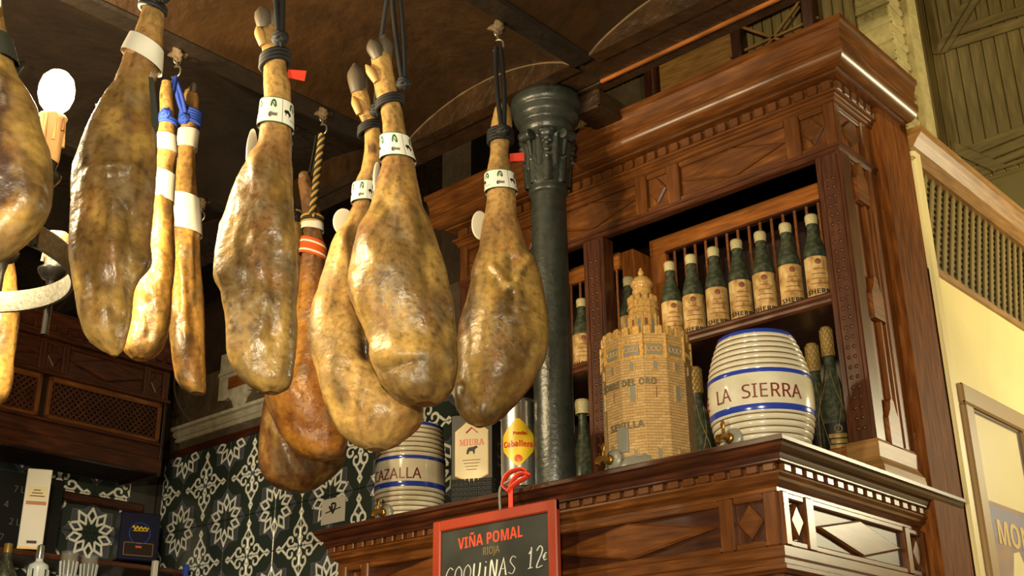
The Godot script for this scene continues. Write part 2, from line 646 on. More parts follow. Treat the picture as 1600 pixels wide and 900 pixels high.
# the printed pattern of the wall tiles: one repeat, an eight-petalled star in the middle and scrolled crosses at the corners
func tile_image() -> ImageTexture:
	var s := 512.0
	var im := Image.create(512, 512, true, Image.FORMAT_RGB8)
	var green := c8(46, 56, 50)
	var slate := c8(78, 80, 92)
	var white := c8(232, 232, 222)
	im.fill(green)
	var mid := Vector2(s / 2, s / 2)
	var big := PackedVector2Array()
	for k in 16:
		var an := TAU * k / 16
		big.append(mid + Vector2(sin(an), cos(an)) * (0.40 if k % 2 == 0 else 0.31) * s)
	fill(im, big, slate)
	var inner := PackedVector2Array()
	for k in 16:
		var an := TAU * k / 16
		inner.append(mid + Vector2(sin(an), cos(an)) * (0.30 if k % 2 == 0 else 0.19) * s)
	fill(im, inner, green)
	for k in 10:
		var an := TAU * k / 10
		var d := Vector2(sin(an), cos(an))
		var e := Vector2(d.y, -d.x)
		var rh := [mid + d * 0.315 * s, mid + d * 0.215 * s + e * 0.056 * s, mid + d * 0.125 * s, mid + d * 0.215 * s - e * 0.056 * s, mid + d * 0.315 * s]
		stroke(im, rh, 8.0, white)
		stroke(im, [mid + d * 0.05 * s, mid + d * 0.12 * s], 2.5, c8(30, 36, 32))
	# thin lighter outline round the star field
	var ol := []
	for k in 17:
		var an := TAU * k / 16
		ol.append(mid + Vector2(sin(an), cos(an)) * (0.385 if k % 2 == 0 else 0.30) * s)
	stroke(im, ol, 3.0, c8(96, 98, 104))
	for k in 4:
		var an := TAU * k / 4
		var d := Vector2(sin(an), cos(an))
		var e := Vector2(d.y, -d.x)
		for sg in [-1.0, 1.0]:
			# a heart half: outer curl that rolls in to a spiral
			var sp := []
			for j in 36:
				var t := j / 35.0
				var u := -2.5 + t * 5.9
				var r := lerpf(0.074, 0.026, t)
				sp.append(d * s * (0.165 + r * cos(u) * 1.2) + e * sg * s * (0.074 + r * sin(u)))
			stroke(im, sp, 8.5, white)
			stroke(im, [d * s * 0.035 + e * sg * s * 0.01, d * s * 0.095 + e * sg * s * 0.034], 8.0, white)
			stroke(im, [d * s * 0.245 + e * sg * s * 0.07, d * s * 0.29 + e * sg * s * 0.035, d * s * 0.34], 8.0, white)
		var tip := [d * s * 0.34, d * s * 0.385 + e * s * 0.032, d * s * 0.43, d * s * 0.385 - e * s * 0.032, d * s * 0.34]
		stroke(im, tip, 7.5, white)
	stroke(im, [Vector2(-8, 0), Vector2(8, 0)], 16.0, c8(90, 104, 120))
	return ImageTexture.create_from_image(im)

func ham_label_image() -> ImageTexture:
	var im := Image.create(256, 128, true, Image.FORMAT_RGB8)
	im.fill(c8(222, 222, 208))
	var g := c8(40, 84, 44)
	var k := c8(34, 32, 28)
	stroke(im, [Vector2(0, 1), Vector2(255, 1)], 3, g)
	stroke(im, [Vector2(0, 126), Vector2(255, 126)], 3, g)
	stroke(im, [Vector2(128, 0), Vector2(128, 127)], 2, k)
	for o in [Vector2(64, 0), Vector2(206, 0)]:
		var arch := []
		for j in 13:
			var an := PI * j / 12
			arch.append(o + Vector2(cos(an) * 17, 46 - sin(an) * 28))
		stroke(im, arch, 6, g)
		stroke(im, [o + Vector2(-4, 34), o + Vector2(12, 52)], 4, g)
	# a line of cursive under each arch
	var wr := []
	for j in 60:
		wr.append(Vector2(38 + j * 0.95, 92 + 12 * sin(j * 0.62) * (1.0 if j < 20 else 0.6)))
	stroke(im, wr, 2, k)
	stroke(im, [Vector2(42, 84), Vector2(34, 90), Vector2(36, 102), Vector2(46, 104)], 2.5, k)
	# a small dark animal blot
	stroke(im, [Vector2(150, 66), Vector2(170, 64), Vector2(184, 74)], 9, k)
	stroke(im, [Vector2(154, 70), Vector2(152, 84)], 3, k)
	stroke(im, [Vector2(176, 72), Vector2(178, 88)], 3, k)
	stroke(im, [Vector2(188, 100), Vector2(236, 100)], 2, k)
	return ImageTexture.create_from_image(im)

# ---------------------------------------------------------------- hams

# Outline rows [y, left, right] of the photograph become rows of a solid body at the place where the ham hangs:
# each row is an oval ring, round at the shank and about half as thick as wide at the round of the ham.
var ham_right := Vector3(cos(YAW), 0, -sin(YAW))
var ham_back := Vector3(sin(YAW), 0, cos(YAW))

func ham_point(x: float, y: float, spot: Vector2) -> Vector2:
	var d := ray(x, y)
	var p0 := Vector3(spot.x, 0, spot.y)
	var w := EYE + d * ((p0 - EYE).dot(ham_back) / d.dot(ham_back))
	return Vector2((w - p0).dot(ham_right), w.y)

func cat(a: float, b: float, q: float, d: float, t: float) -> float:
	return b + 0.5 * t * (q - a + t * (2.0 * a - 5.0 * b + 4.0 * q - d + t * (3.0 * (b - q) + d - a)))

func thick(hw: float) -> float:
	return hw * 0.95 if hw < 0.045 else 0.04275 + (hw - 0.045) * 0.62

func ham_row(h: Dictionary, u: float) -> Array:
	u = clampf(u, 0.0, h.rows - 1.001)
	var k := int(u)
	var f := u - k
	var l: Vector2 = h.l[k].lerp(h.l[k + 1], f)
	var r: Vector2 = h.r[k].lerp(h.r[k + 1], f)
	return [(l + r) / 2, (r - l) / 2]

# the row whose middle is at the height of that pixel
func ham_at(h: Dictionary, y: float) -> float:
	for k in h.rows - 1:
		if h.py[k + 1] >= y:
			return k + (y - h.py[k]) / maxf(0.001, h.py[k + 1] - h.py[k])
	return h.rows - 1.0

func ham_ring(h: Dictionary, u: float, an: float, off: float) -> Vector3:
	var q := ham_row(h, u)
	var ax: Vector2 = q[1]
	var hw := ax.length()
	var w: Vector2 = q[0] + ax.normalized() * ((hw + off) * cos(an))
	return Vector3(w.x, w.y, (thick(hw) + off) * sin(an))

func make_ham(label: String, spot: Vector2, st: Array, look: Dictionary) -> Dictionary:
	var l := []
	var r := []
	var py := []
	for s in st:
		l.append(ham_point(s[1], s[0], spot))
		r.append(ham_point(s[2], s[0], spot))
		py.append(float(s[0]))
	var h := {"l": [], "r": [], "py": [], "spot": spot}
	var total: float = py[-1] - py[0]
	for k in st.size() - 1:
		var m := maxi(2, int((py[k + 1] - py[k]) / total * 130.0))
		var k0 := maxi(k - 1, 0)
		var k3 := mini(k + 2, st.size() - 1)
		for j in m:
			var t := float(j) / m
			h.l.append(Vector2(cat(l[k0].x, l[k].x, l[k + 1].x, l[k3].x, t), lerpf(l[k].y, l[k + 1].y, t)))
			h.r.append(Vector2(cat(r[k0].x, r[k].x, r[k + 1].x, r[k3].x, t), lerpf(r[k].y, r[k + 1].y, t)))
			h.py.append(lerpf(py[k], py[k + 1], t))
	h.l.append(l[-1])
	h.r.append(r[-1])
	h.py.append(py[-1])
	h.rows = h.l.size()
	var low: float = minf(l[-1].y, r[-1].y)
	for k in h.rows:
		h.l[k].y -= low
		h.r[k].y -= low
	h.low = low
	var o := thing("cured_ham", label, "ham", Vector3(spot.x, low, spot.y), YAW, "cured hams hanging from the ceiling")
	h.node = o
	# creases: pixel strokes [x0, y0, x1, y1, width, height, colour shift]
	var cr := []
	for s in look.get("creases", []):
		var a := ham_point(s[0], s[1], spot) - Vector2(0, low)
		var b := ham_point(s[2], s[3], spot) - Vector2(0, low)
		cr.append([a, b, s[4], s[5], s[6]])
	var fat: Color = look.get("fat", Color(0.37, 0.238, 0.066))
	var rind: Color = look.get("rind", Color(0.18, 0.108, 0.034))
	var dark := Color(0.055, 0.030, 0.016)
	var skin: Color = look.get("skin", Color(0.42, 0.255, 0.085))
	var mould := Color(0.36, 0.30, 0.19)
	var bias: float = look.get("bias", 0.0)
	var mouldy: float = look.get("mould", 0.0)
	var spotty: float = look.get("spots", 0.0)
	var shank: float = look.get("shank", 0.34)
	var sd: float = look.get("seed", 1) * 17.3
	var seg := 72
	var p := PackedVector3Array()
	var uv := PackedVector2Array()
	var col := PackedColorArray()
	for k in h.rows:
		var q := ham_row(h, k)
		var hw: float = q[1].length()
		var frac: float = float(k) / h.rows
		var leg := 1.0 - smoothstep(shank - 0.08, shank + 0.1, frac)
		var ends := minf(1.0, hw / 0.035)
		for j in seg + 1:
			var an := TAU * (j % seg) / seg
			var w := ham_ring(h, k, an, 0.0)
			var dir := Vector3(cos(an), 0, sin(an))
			var g := w + Vector3(sd, sd * 0.5, 0)
			var n1 := nz.get_noise_3d(g.x * 900, g.y * 520, g.z * 900)
			var n2 := nz.get_noise_3d(g.x * 2200 + 50, g.y * 1500, g.z * 2200)
			var n3 := nz.get_noise_3d(g.x * 5200, g.y * 3800 + 90, g.z * 5200)
			var n4 := nz.get_noise_3d(g.x * 420 + 300, g.y * 240, g.z * 420)
			var n5 := nz.get_noise_3d(g.x * 2600 - 70, g.y * 420, g.z * 2600)
			var bump := (n4 * 0.014 + n1 * 0.007 + n2 * 0.002) * lerpf(1.0, 0.25, leg) + n3 * 0.0014 + n5 * 0.0024
			var shift := 0.0
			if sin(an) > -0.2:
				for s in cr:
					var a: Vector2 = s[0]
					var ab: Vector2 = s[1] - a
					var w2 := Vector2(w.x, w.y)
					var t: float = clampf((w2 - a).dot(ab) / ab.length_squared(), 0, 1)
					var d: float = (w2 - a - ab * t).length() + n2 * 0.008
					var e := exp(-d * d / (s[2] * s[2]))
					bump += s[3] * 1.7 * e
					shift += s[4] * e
			# the outline itself is kept: relief fades where the surface turns away
			bump *= lerpf(0.45, 1.0, absf(sin(an))) * ends
			p.append(w + dir * bump)
			uv.append(Vector2(float(j) / seg * 2, frac * 2))
			var mixv := smoothstep(-0.42, 0.42, n1 * 0.9 + n4 * 0.7 + n2 * 0.3 + n5 * 0.25 + bias + shift)
			var body := fat.lerp(rind, clampf(mixv, 0, 1))
			body = body.lerp(fat * 1.1, 0.4 * smoothstep(0.1, 0.45, -n4 - shift))
			body = body.lerp(Color(0.20, 0.15, 0.085), 0.55 * smoothstep(0.12, 0.5, nz.get_noise_3d(g.x * 700 - 900, g.y * 600, g.z * 700)))
			body = body.lerp(Color(0.30, 0.12, 0.035), 0.35 * smoothstep(0.15, 0.5, nz.get_noise_3d(g.x * 800 + 1900, g.y * 500, g.z * 800)))
			body = body.lerp(dark, smoothstep(0.38, 0.72, n2 * 0.9 + n1 * 0.35 + bias * 0.4 + spotty + shift * 0.55) * 0.7)
			body = body.lerp(body * 0.55, smoothstep(0.12, 0.5, n5 + n3 * 0.35) * 0.55)
			body = body.lerp(body * 1.25, smoothstep(0.15, 0.5, -n5 - n3 * 0.5) * 0.5)
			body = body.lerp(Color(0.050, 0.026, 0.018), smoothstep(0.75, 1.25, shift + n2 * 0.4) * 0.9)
			body = body.lerp(mould, smoothstep(0.35, 0.75, n3 * 0.5 + n1 + mouldy) * 0.5)
			var lc := skin.lerp(skin * 0.62, smoothstep(-0.1, 0.4, n1 + n3 * 0.5))
			lc = lc.lerp(dark, smoothstep(0.32, 0.6, n2 + look.get("leg_spots", -0.2)) * 0.8)
			var band := smoothstep(shank - 0.12, shank, frac) * (1.0 - smoothstep(shank, shank + 0.12, frac))
			lc = lc.lerp(Color(0.20, 0.085, 0.035), band * 0.65)
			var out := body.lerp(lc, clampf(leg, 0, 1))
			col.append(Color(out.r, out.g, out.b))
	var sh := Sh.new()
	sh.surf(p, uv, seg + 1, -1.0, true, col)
	# close both ends
	for e in [0, h.rows - 1]:
		var c := Vector3.ZERO
		for j in seg:
			c += p[e * (seg + 1) + j]
		c /= seg
		var b := sh.v.size()
		var up := Vector3.UP if e == 0 else Vector3.DOWN
		sh.v.append(c + up * 0.004)
		sh.n.append(up)
		sh.t.append(Vector2.ZERO)
		sh.c.append(col[e * (seg + 1)])
		for j in seg + 1:
			sh.v.append(p[e * (seg + 1) + j])
			sh.n.append(up)
			sh.t.append(Vector2.ZERO)
			sh.c.append(col[e * (seg + 1) + j])
		for j in seg:
			if e == 0:
				sh.i.append_array(PackedInt32Array([b, b + 1 + j, b + 2 + j]))
			else:
				sh.i.append_array(PackedInt32Array([b, b + 2 + j, b + 1 + j]))
	part("body", sh, M.meat, o)
	return h

# a paper band round the shank between two pixel heights; tilt raises the right side
func ham_band(h: Dictionary, y0: float, y1: float, tilt: float, m: Material, called := "label_band", off := 0.0085) -> void:
	var u0 := ham_at(h, y0)
	var u1 := ham_at(h, y1)
	var p := PackedVector3Array()
	var uv := PackedVector2Array()
	for r in 7:
		var u := lerpf(u0, u1, r / 6.0)
		for j in 49:
			var an := TAU * j / 48
			var w := ham_ring(h, u, an, off + 0.0015 * sin(an * 3.0))
			w.y += tilt * w.x
			p.append(w)
			uv.append(Vector2(1.0 - (j / 48.0), r / 6.0))
	var sh := Sh.new()
	sh.surf(p, uv, 49, -1.0, true)
	part(called, sh, m, h.node)

# coils of cord round the shank and a knot beside it; returns the knot in world space
func ham_knot(h: Dictionary, y: float, tilt: float, kx: float, ky: float, m: Material, label: String, top: Array, group: String, coils := 3, strand := 0.006, kz := 0.05) -> Node3D:
	var low: float = h.low
	var spot: Vector2 = h.spot
	var o := thing("hanging_rope", label, "rope", Vector3(spot.x, low, spot.y), YAW, group)
	var u := ham_at(h, y)
	for q in coils:
		var pts := []
		for j in 37:
			var an := TAU * j / 36
			var w := ham_ring(h, u + (q - 1) * 0.1, an, 0.006)
			w.y += tilt * w.x + (q - 1) * strand * 1.7
			pts.append(w)
		part("coil", tubed(pts, strand, 6), m, o)
	var kp := ham_point(kx, ky, spot) - Vector2(0, low)
	var kw := Vector3(kp.x, kp.y, kz)
	for q in 5:
		var pts := []
		var bas := Basis.from_euler(Vector3(q * 1.3, q * 0.9, q * 2.1))
		for j in 17:
			var an := TAU * j / 16
			pts.append(kw + bas * Vector3(cos(an) * 0.017, sin(an) * 0.014, 0.004 * sin(an * 2)))
		part("knot_loop", tubed(pts, strand * 1.1, 6), m, o)
	# the cords up to the hook
	for s in top:
		var pts := []
		var n := 12
		var e: Vector3 = s
		var el := o.transform.affine_inverse() * e
		var st := kw + Vector3(0.004 * (top.find(s) * 2 - 1), 0.01, 0)
		for j in n + 1:
			var t := float(j) / n
			var w: Vector3 = st.lerp(el, t)
			w.x += 0.006 * sin(t * PI) * (top.find(s) * 2 - 1)
			pts.append(w)
		part("cord", tubed(pts, strand * 1.15, 7), m, o)
	return o

func hoof(h: Dictionary, toes: Array, claws: Array, m: Material) -> void:
	var low: float = h.low
	for s in toes + claws:
		var a := ham_point(s[0], s[1], h.spot) - Vector2(0, low)
		var b := ham_point(s[2], s[3], h.spot) - Vector2(0, low)
		var z: float = s[5]
		var pts := []
		var rad := []
		for j in 9:
			var t := j / 8.0
			var w := a.lerp(b, t)
			pts.append(Vector3(w.x, w.y, z * (1.0 - 0.3 * t) + 0.006 * sin(t * PI)))
			rad.append(s[4] * (0.9 + 0.3 * sin(t * 2.6)) * (1.0 if t < 0.6 else lerpf(1.0, 0.25, (t - 0.6) / 0.4)))
		part("hoof" if toes.has(s) else "dewclaw", tubed(pts, rad, 12), m if toes.has(s) else M.hoof_skin, h.node)

# a thin round plastic plate tied to the ham, seen nearly edge-on or from the side
func ham_disc(h: Dictionary, x: float, y: float, rx: float, ry: float, z: float, turn: float) -> void:
	var c := ham_point(x, y, h.spot) - Vector2(0, h.low)
	var sh := Sh.new()
	var prof := [Vector2(0.0001, -0.004), Vector2(0.9, -0.004), Vector2(1.0, -0.001), Vector2(1.0, 0.001), Vector2(0.9, 0.004), Vector2(0.0001, 0.004)]
	var pr := []
	for q in prof:
		pr.append(Vector2(q.x * ry, q.y))
	sh.lathe(pr, 32)
	var bas := Basis(Vector3.UP, turn) * Basis(Vector3.RIGHT, PI / 2)
	bas = bas * Basis.from_scale(Vector3(rx / ry, 1, 1))
	part("plastic_disc", sh, M.disc_plastic, h.node, Transform3D(bas, Vector3(c.x, c.y, z)))

func flag(h: Dictionary, pts: Array, z: float, m: Material, called: String, parent: Node) -> void:
	var out := PackedVector2Array()
	for q in pts:
		out.append(ham_point(q[0], q[1], h.spot) - Vector2(0, h.low))
	var sh := Sh.new()
	sh.extrude(out, 0.002)
	part(called, sh, m, parent, Transform3D(Basis.IDENTITY, Vector3(0, 0, z)))

func hook(label: String, where: Vector3) -> void:
	where.y = 3.936 if where.y < 3.95 else where.y
	var o := thing("ceiling_hook", label, "hook", where, 0.3, "hooks screwed into the ceiling joists")
	var lump := Sh.new()
	lump.lathe([Vector2(0.03, 0.001), Vector2(0.026, -0.008), Vector2(0.018, -0.014), Vector2(0.014, -0.024), Vector2(0.012, -0.03), Vector2(0.0005, -0.036)], 22, Vector3.ZERO, Basis.IDENTITY, 0.0, TAU, func(r, y, an): return r * (1.0 + 0.35 * sin(an * 3.0 + y * 190.0) + 0.2 * sin(an * 7.0 - y * 300.0)))
	# falling profile: turned inside out so that it faces outward
	for k in lump.n.size():
		lump.n[k] = -lump.n[k]
	for k in range(0, lump.i.size(), 3):
		var s := lump.i[k]
		lump.i[k] = lump.i[k + 1]
		lump.i[k + 1] = s
	part("plaster_lump", lump, M.rust_plaster, o)
	var pts := [Vector3(0, 0, 0), Vector3(0, -0.05, 0)]
	for j in 11:
		var an := -0.3 + j / 10.0 * 4.3
		pts.append(Vector3(0.022 * sin(an) * 1.0, -0.078 + 0.024 * cos(an), 0))
	part("hook", tubed(pts, 0.0045, 8), M.steel, o)
	part("ring", tubed(ring_points(Vector3(0, -0.03, 0), 0.014, Vector3(1, 0, 0.4)), 0.003, 6), M.steel, o)

func ring_points(c: Vector3, r: float, axis: Vector3, n := 20) -> Array:
	var a := axis.normalized()
	var x := a.cross(Vector3.UP if absf(a.y) < 0.9 else Vector3.RIGHT).normalized()
	var y := a.cross(x)
	var pts := []
	for j in n + 1:
		pts.append(c + x * cos(TAU * j / n) * r + y * sin(TAU * j / n) * r)
	return pts

# ---------------------------------------------------------------- joinery

# A row of framed panels on a face. xf: x along the face, y up, z outward. segs: [kind, u0, u1]; s stile, q small panel with a lozenge, l long panel with a lozenge
func frieze(o: Node, xf: Transform3D, y0: float, y1: float, segs: Array, m: Material, m2: Material) -> void:
	var rail := (y1 - y0) * 0.13
	for s in segs:
		var u0: float = s[1]
		var u1: float = s[2]
		var um := (u0 + u1) / 2
		var w := u1 - u0
		if s[0] == "s":
			part("stile", bx(Vector3.ZERO, Vector3(w, y1 - y0, 0.024), 0.004), m, o, xf * Transform3D(Basis.IDENTITY, Vector3(um, (y0 + y1) / 2, 0.0)))
			continue
		part("panel", bx(Vector3.ZERO, Vector3(w, y1 - y0, 0.01), 0.001), m2, o, xf * Transform3D(Basis.IDENTITY, Vector3(um, (y0 + y1) / 2, -0.013)))
		for sg in [-1.0, 1.0]:
			var sh := Sh.new()
			sh.box(Vector3.ZERO, Vector3(w, rail, 0.018), 0.005)
			part("panel_bead", sh, m, o, xf * Transform3D(Basis.IDENTITY, Vector3(um, (y0 + y1) / 2 + sg * ((y1 - y0) / 2 - rail / 2), -0.002)))
		var hh := (y1 - y0) / 2 - rail
		var hw: float = w / 2 * (0.96 if s[0] == "l" else 0.86)
		if s[0] == "q":
			hh *= 0.9
		var sh := Sh.new()
		sh.extrude(PackedVector2Array([Vector2(-hw, 0), Vector2(0, -hh), Vector2(hw, 0), Vector2(0, hh)]), 0.016, Transform3D.IDENTITY, 0.006)
		part("lozenge", sh, m, o, xf * Transform3D(Basis.IDENTITY, Vector3(um, (y0 + y1) / 2, -0.009)))

func dentils(o: Node, path0: Vector3, dir: Vector3, count: int, pitch: float, size: Vector3, m: Material) -> void:
	var shared := bx(Vector3.ZERO, size, 0.003).mesh()
	var turn := Basis(Vector3.UP, atan2(-dir.z, dir.x))
	for k in count:
		part("dentil", shared, m, o, Transform3D(turn, path0 + dir * (pitch * k)))

const WX := -1.564    # right edge of the worktop
const WZ := -2.79     # front edge of the worktop
const WL := -3.505    # left end of the worktop
const WY := 2.328     # top of the worktop
const HX := -1.60     # right side of the hutch
const HZ := -3.454    # front of the hutch
const HL := -3.44     # left end of the hutch
const BACK := -3.96   # face of the wall behind

func make_base_cabinet() -> void:
	var o := thing("bar_cabinet", "long carved reddish bar cabinet with dentilled edge carrying the hutch, barrels and bottles", "cabinet")
	var bf := WZ - 0.06
	var br := WX - 0.056
	part("carcass", span(Vector3(WL + 0.06, 0.0, BACK), Vector3(br - 0.012, 2.21, bf - 0.012), 0.004), M.wood_red, o)
	part("worktop", span(Vector3(WL + 0.01, 2.262, BACK), Vector3(WX - 0.02, WY, WZ - 0.02), 0.003), M.wood_dark, o)
	var path := [Vector2(WL, BACK), Vector2(WL, WZ), Vector2(WX, WZ), Vector2(WX, BACK)]
	# outward is on the right hand of the path, so it runs left end, front, right end
	var top := Sh.new()
	top.sweep(path, [Vector2(-0.05, 2.327), Vector2(0.004, 2.328), Vector2(0.014, 2.322), Vector2(0.014, 2.311), Vector2(0.006, 2.306), Vector2(0.003, 2.298), Vector2(-0.004, 2.289), Vector2(-0.014, 2.283), Vector2(-0.016, 2.276), Vector2(-0.018, 2.27), Vector2(-0.05, 2.268)])
	part("edge_moulding", top, M.wood_dark, o)
	var low := Sh.new()
	low.sweep(path, [Vector2(-0.09, 2.268), Vector2(-0.046, 2.268), Vector2(-0.046, 2.241), Vector2(-0.03, 2.24), Vector2(-0.028, 2.234), Vector2(-0.036, 2.226), Vector2(-0.038, 2.218), Vector2(-0.05, 2.21), Vector2(-0.058, 2.203), Vector2(-0.058, 2.192), Vector2(-0.09, 2.19)])
	part("bed_moulding", low, M.wood, o)
	dentils(o, Vector3(WX - 0.062, 2.2545, WZ - 0.037), Vector3(-1, 0, 0), 36, 0.0525, Vector3(0.036, 0.026, 0.018), M.wood)
	dentils(o, Vector3(WX - 0.037, 2.2545, WZ - 0.075), Vector3(0, 0, -1), 18, 0.0595, Vector3(0.038, 0.026, 0.018), M.wood)
	var ff := Transform3D(Basis.IDENTITY, Vector3(0, 0, bf))
	frieze(o, ff, 2.045, 2.192, [["s", br - 0.045, br], ["q", br - 0.142, br - 0.045], ["s", br - 0.188, br - 0.142], ["l", br - 0.83, br - 0.188], ["s", br - 0.876, br - 0.83], ["q", br - 0.973, br - 0.876], ["s", br - 1.02, br - 0.973], ["l", br - 1.66, br - 1.02], ["s", br - 1.7, br - 1.66], ["q", br - 1.78, br - 1.7], ["s", WL + 0.06, br - 1.78]], M.wood, M.wood_dark)
	var rs := Transform3D(Basis(Vector3(0, 0, -1), Vector3.UP, Vector3(1, 0, 0)), Vector3(br, 0, bf))
	frieze(o, rs, 2.045, 2.192, [["s", 0.0, 0.034], ["q", 0.034, 0.122], ["s", 0.122, 0.168], ["l", 0.168, 0.735], ["s", 0.735, 0.772], ["q", 0.772, 0.86], ["s", 0.86, 0.9]], M.wood, M.wood_dark)
	var rail := Sh.new()
	rail.sweep([Vector2(WL + 0.06, BACK), Vector2(WL + 0.06, bf), Vector2(br, bf), Vector2(br, BACK)], [Vector2(-0.03, 2.048), Vector2(0.002, 2.048), Vector2(0.008, 2.044), Vector2(0.008, 2.018), Vector2(0.002, 2.012), Vector2(0.002, 2.0), Vector2(0.012, 1.994), Vector2(0.012, 1.984), Vector2(0.0, 1.975), Vector2(-0.03, 1.972)])
	part("rail", rail, M.wood, o)
	# upright grooved boards under the rail
	var shared := bx(Vector3.ZERO, Vector3(0.062, 1.9, 0.016), 0.004).mesh()
	for k in 28:
		part("board", shared, M.wood, o, Transform3D(Basis.IDENTITY, Vector3(br - 0.034 - k * 0.0655, 1.02, bf - 0.008)))
	for k in 16:
		part("board", shared, M.wood, o, Transform3D(Basis(Vector3.UP, PI / 2), Vector3(br - 0.008, 1.02, bf - 0.034 - k * 0.0655)))

func pillar(o: Node, x0: float, x1: float, y0: float, y1: float, z: float) -> void:
	var w := x1 - x0
	part("pillar", span(Vector3(x0, y0, z - 0.07), Vector3(x1, y1, z), 0.004), M.wood_red, o)
	# two cut rows of beads running down the face
	var dot := Sh.new()
	dot.lathe([Vector2(0.0075, 0.0), Vector2(0.006, 0.0025), Vector2(0.003, 0.0036), Vector2(0.0002, 0.004)], 8, Vector3.ZERO, Basis(Vector3.RIGHT, PI / 2))
	var dm := dot.mesh()
	var n := int((y1 - y0 - 0.12) / 0.034)
	for k in n:
		for u in [0.40, 0.62]:
			part("bead", dm, M.wood_red, o, Transform3D(Basis.IDENTITY, Vector3(x0 + w * u, y0 + 0.06 + k * 0.034, z)))
	for u in [0.2, 0.82]:
		part("reed", span(Vector3(x0 + w * u - 0.004, y0 + 0.02, z - 0.002), Vector3(x0 + w * u + 0.004, y1 - 0.01, z + 0.005), 0.002), M.wood_red, o)

func make_hutch() -> void:
	var o := thing("bar_hutch", "tall carved wooden hutch with deep cornice and open bottle shelves on the bar cabinet", "hutch")
	var path := [Vector2(HL, BACK + 0.02), Vector2(HL, HZ), Vector2(HX, HZ), Vector2(HX, BACK + 0.02)]
	var cap := Sh.new()
	cap.sweep(path, [Vector2(-0.02, 3.918), Vector2(0.108, 3.918), Vector2(0.117, 3.912), Vector2(0.117, 3.892), Vector2(0.108, 3.886), Vector2(0.103, 3.868), Vector2(0.098, 3.84), Vector2(0.098, 3.815), Vector2(0.106, 3.808), Vector2(0.106, 3.798), Vector2(0.02, 3.796)])
	part("cornice", cap, M.wood, o)
	var roll := Sh.new()
	var rp := [Vector2(0.02, 3.799)]
	rp.append(Vector2(0.100, 3.799))
	for k in 13:
		var an := 0.12 - k / 12.0 * (PI * 0.56)
		rp.append(Vector2(0.058 + 0.049 * cos(an), 3.792 + 0.045 * sin(an)))
	rp.append(Vector2(0.046, 3.7505))
	rp.append(Vector2(0.02, 3.750))
	roll.sweep(path, rp, true)
	part("cornice_roll", roll, M.wood, o)
	var bed := Sh.new()
	bed.sweep(path, [Vector2(-0.02, 3.752), Vector2(0.046, 3.752), Vector2(0.046, 3.742), Vector2(0.006, 3.741), Vector2(0.006, 3.697), Vector2(0.024, 3.696), Vector2(0.024, 3.688), Vector2(0.014, 3.684), Vector2(0.014, 3.677), Vector2(0.007, 3.673), Vector2(0.007, 3.664), Vector2(0.001, 3.66), Vector2(-0.02, 3.655)])
	part("bed_moulding", bed, M.wood, o)
	dentils(o, Vector3(HX - 0.012, 3.718, HZ + 0.015), Vector3(-1, 0, 0), 34, 0.054, Vector3(0.037, 0.036, 0.018), M.wood)
	dentils(o, Vector3(HX + 0.015, 3.718, HZ - 0.014), Vector3(0, 0, -1), 8, 0.054, Vector3(0.037, 0.036, 0.018), M.wood)
	var ff := Transform3D(Basis.IDENTITY, Vector3(0, 0, HZ - 0.012))
	frieze(o, ff, 3.497, 3.662, [["s", -1.647, HX - 0.0005], ["q", -1.744, -1.647], ["s", -1.802, -1.744], ["l", -2.264, -1.802], ["s", -2.321, -2.264], ["q", -2.418, -2.321], ["s", -2.472, -2.418], ["l", -2.934, -2.472], ["s", -2.99, -2.934], ["q", -3.087, -2.99], ["s", -3.14, -3.087], ["l", -3.40, -3.14], ["s", HL, -3.40]], M.wood, M.wood)
	var rs := Transform3D(Basis(Vector3(0, 0, -1), Vector3.UP, Vector3(1, 0, 0)), Vector3(HX - 0.012, 0, HZ))
	frieze(o, rs, 3.497, 3.662, [["s", 0.013, 0.04], ["q", 0.04, 0.2], ["s", 0.2, 0.28]], M.wood, M.wood)
	var rail := Sh.new()
	rail.sweep(path, [Vector2(-0.03, 3.5), Vector2(0.0, 3.5), Vector2(0.006, 3.496), Vector2(0.006, 3.486), Vector2(0.0, 3.482), Vector2(0.0, 3.474), Vector2(-0.006, 3.468), Vector2(-0.03, 3.466)])
	part("rail", rail, M.wood_red, o)
	# frame behind the frieze, roof, back
	part("frieze_board", span(Vector3(HL + 0.01, 3.47, HZ - 0.045), Vector3(HX - 0.02, 3.75, HZ - 0.024), 0.002), M.wood_dark, o)
	part("roof_board", span(Vector3(HL, 3.76, BACK + 0.02), Vector3(HX - 0.02, 3.80, HZ - 0.02), 0.002), M.wood_dark, o)
	part("back_board", span(Vector3(HL, WY, BACK + 0.005), Vector3(HX - 0.03, 3.76, BACK + 0.03), 0.002), M.wood_black, o)
	pillar(o, -1.698, HX, WY + 0.1, 3.468, HZ + 0.0)
	pillar(o, -2.742, -2.640, WY + 0.1, 3.468, HZ + 0.0)
	pillar(o, HL, -3.35, WY + 0.1, 3.468, HZ + 0.0)
	part("bottom_rail", span(Vector3(HL, WY, HZ - 0.075), Vector3(HX, WY + 0.112, HZ + 0.006), 0.004), M.wood_brown, o)
	# the right side: two boards, a plinth block, small turned drops and a cornice block
	part("side_panel", span(Vector3(HX - 0.03, WY, HZ - 0.30), Vector3(HX - 0.014, 3.74, HZ - 0.02), 0.003), M.wood_brown, o)
	part("side_stile", span(Vector3(HX - 0.02, WY, HZ - 0.075), Vector3(HX - 0.001, 3.5, HZ - 0.004), 0.004), M.wood_brown, o)
	part("side_stile", span(Vector3(HX - 0.02, WY, HZ - 0.285), Vector3(HX - 0.003, 3.5, HZ - 0.21), 0.004), M.wood_brown, o)
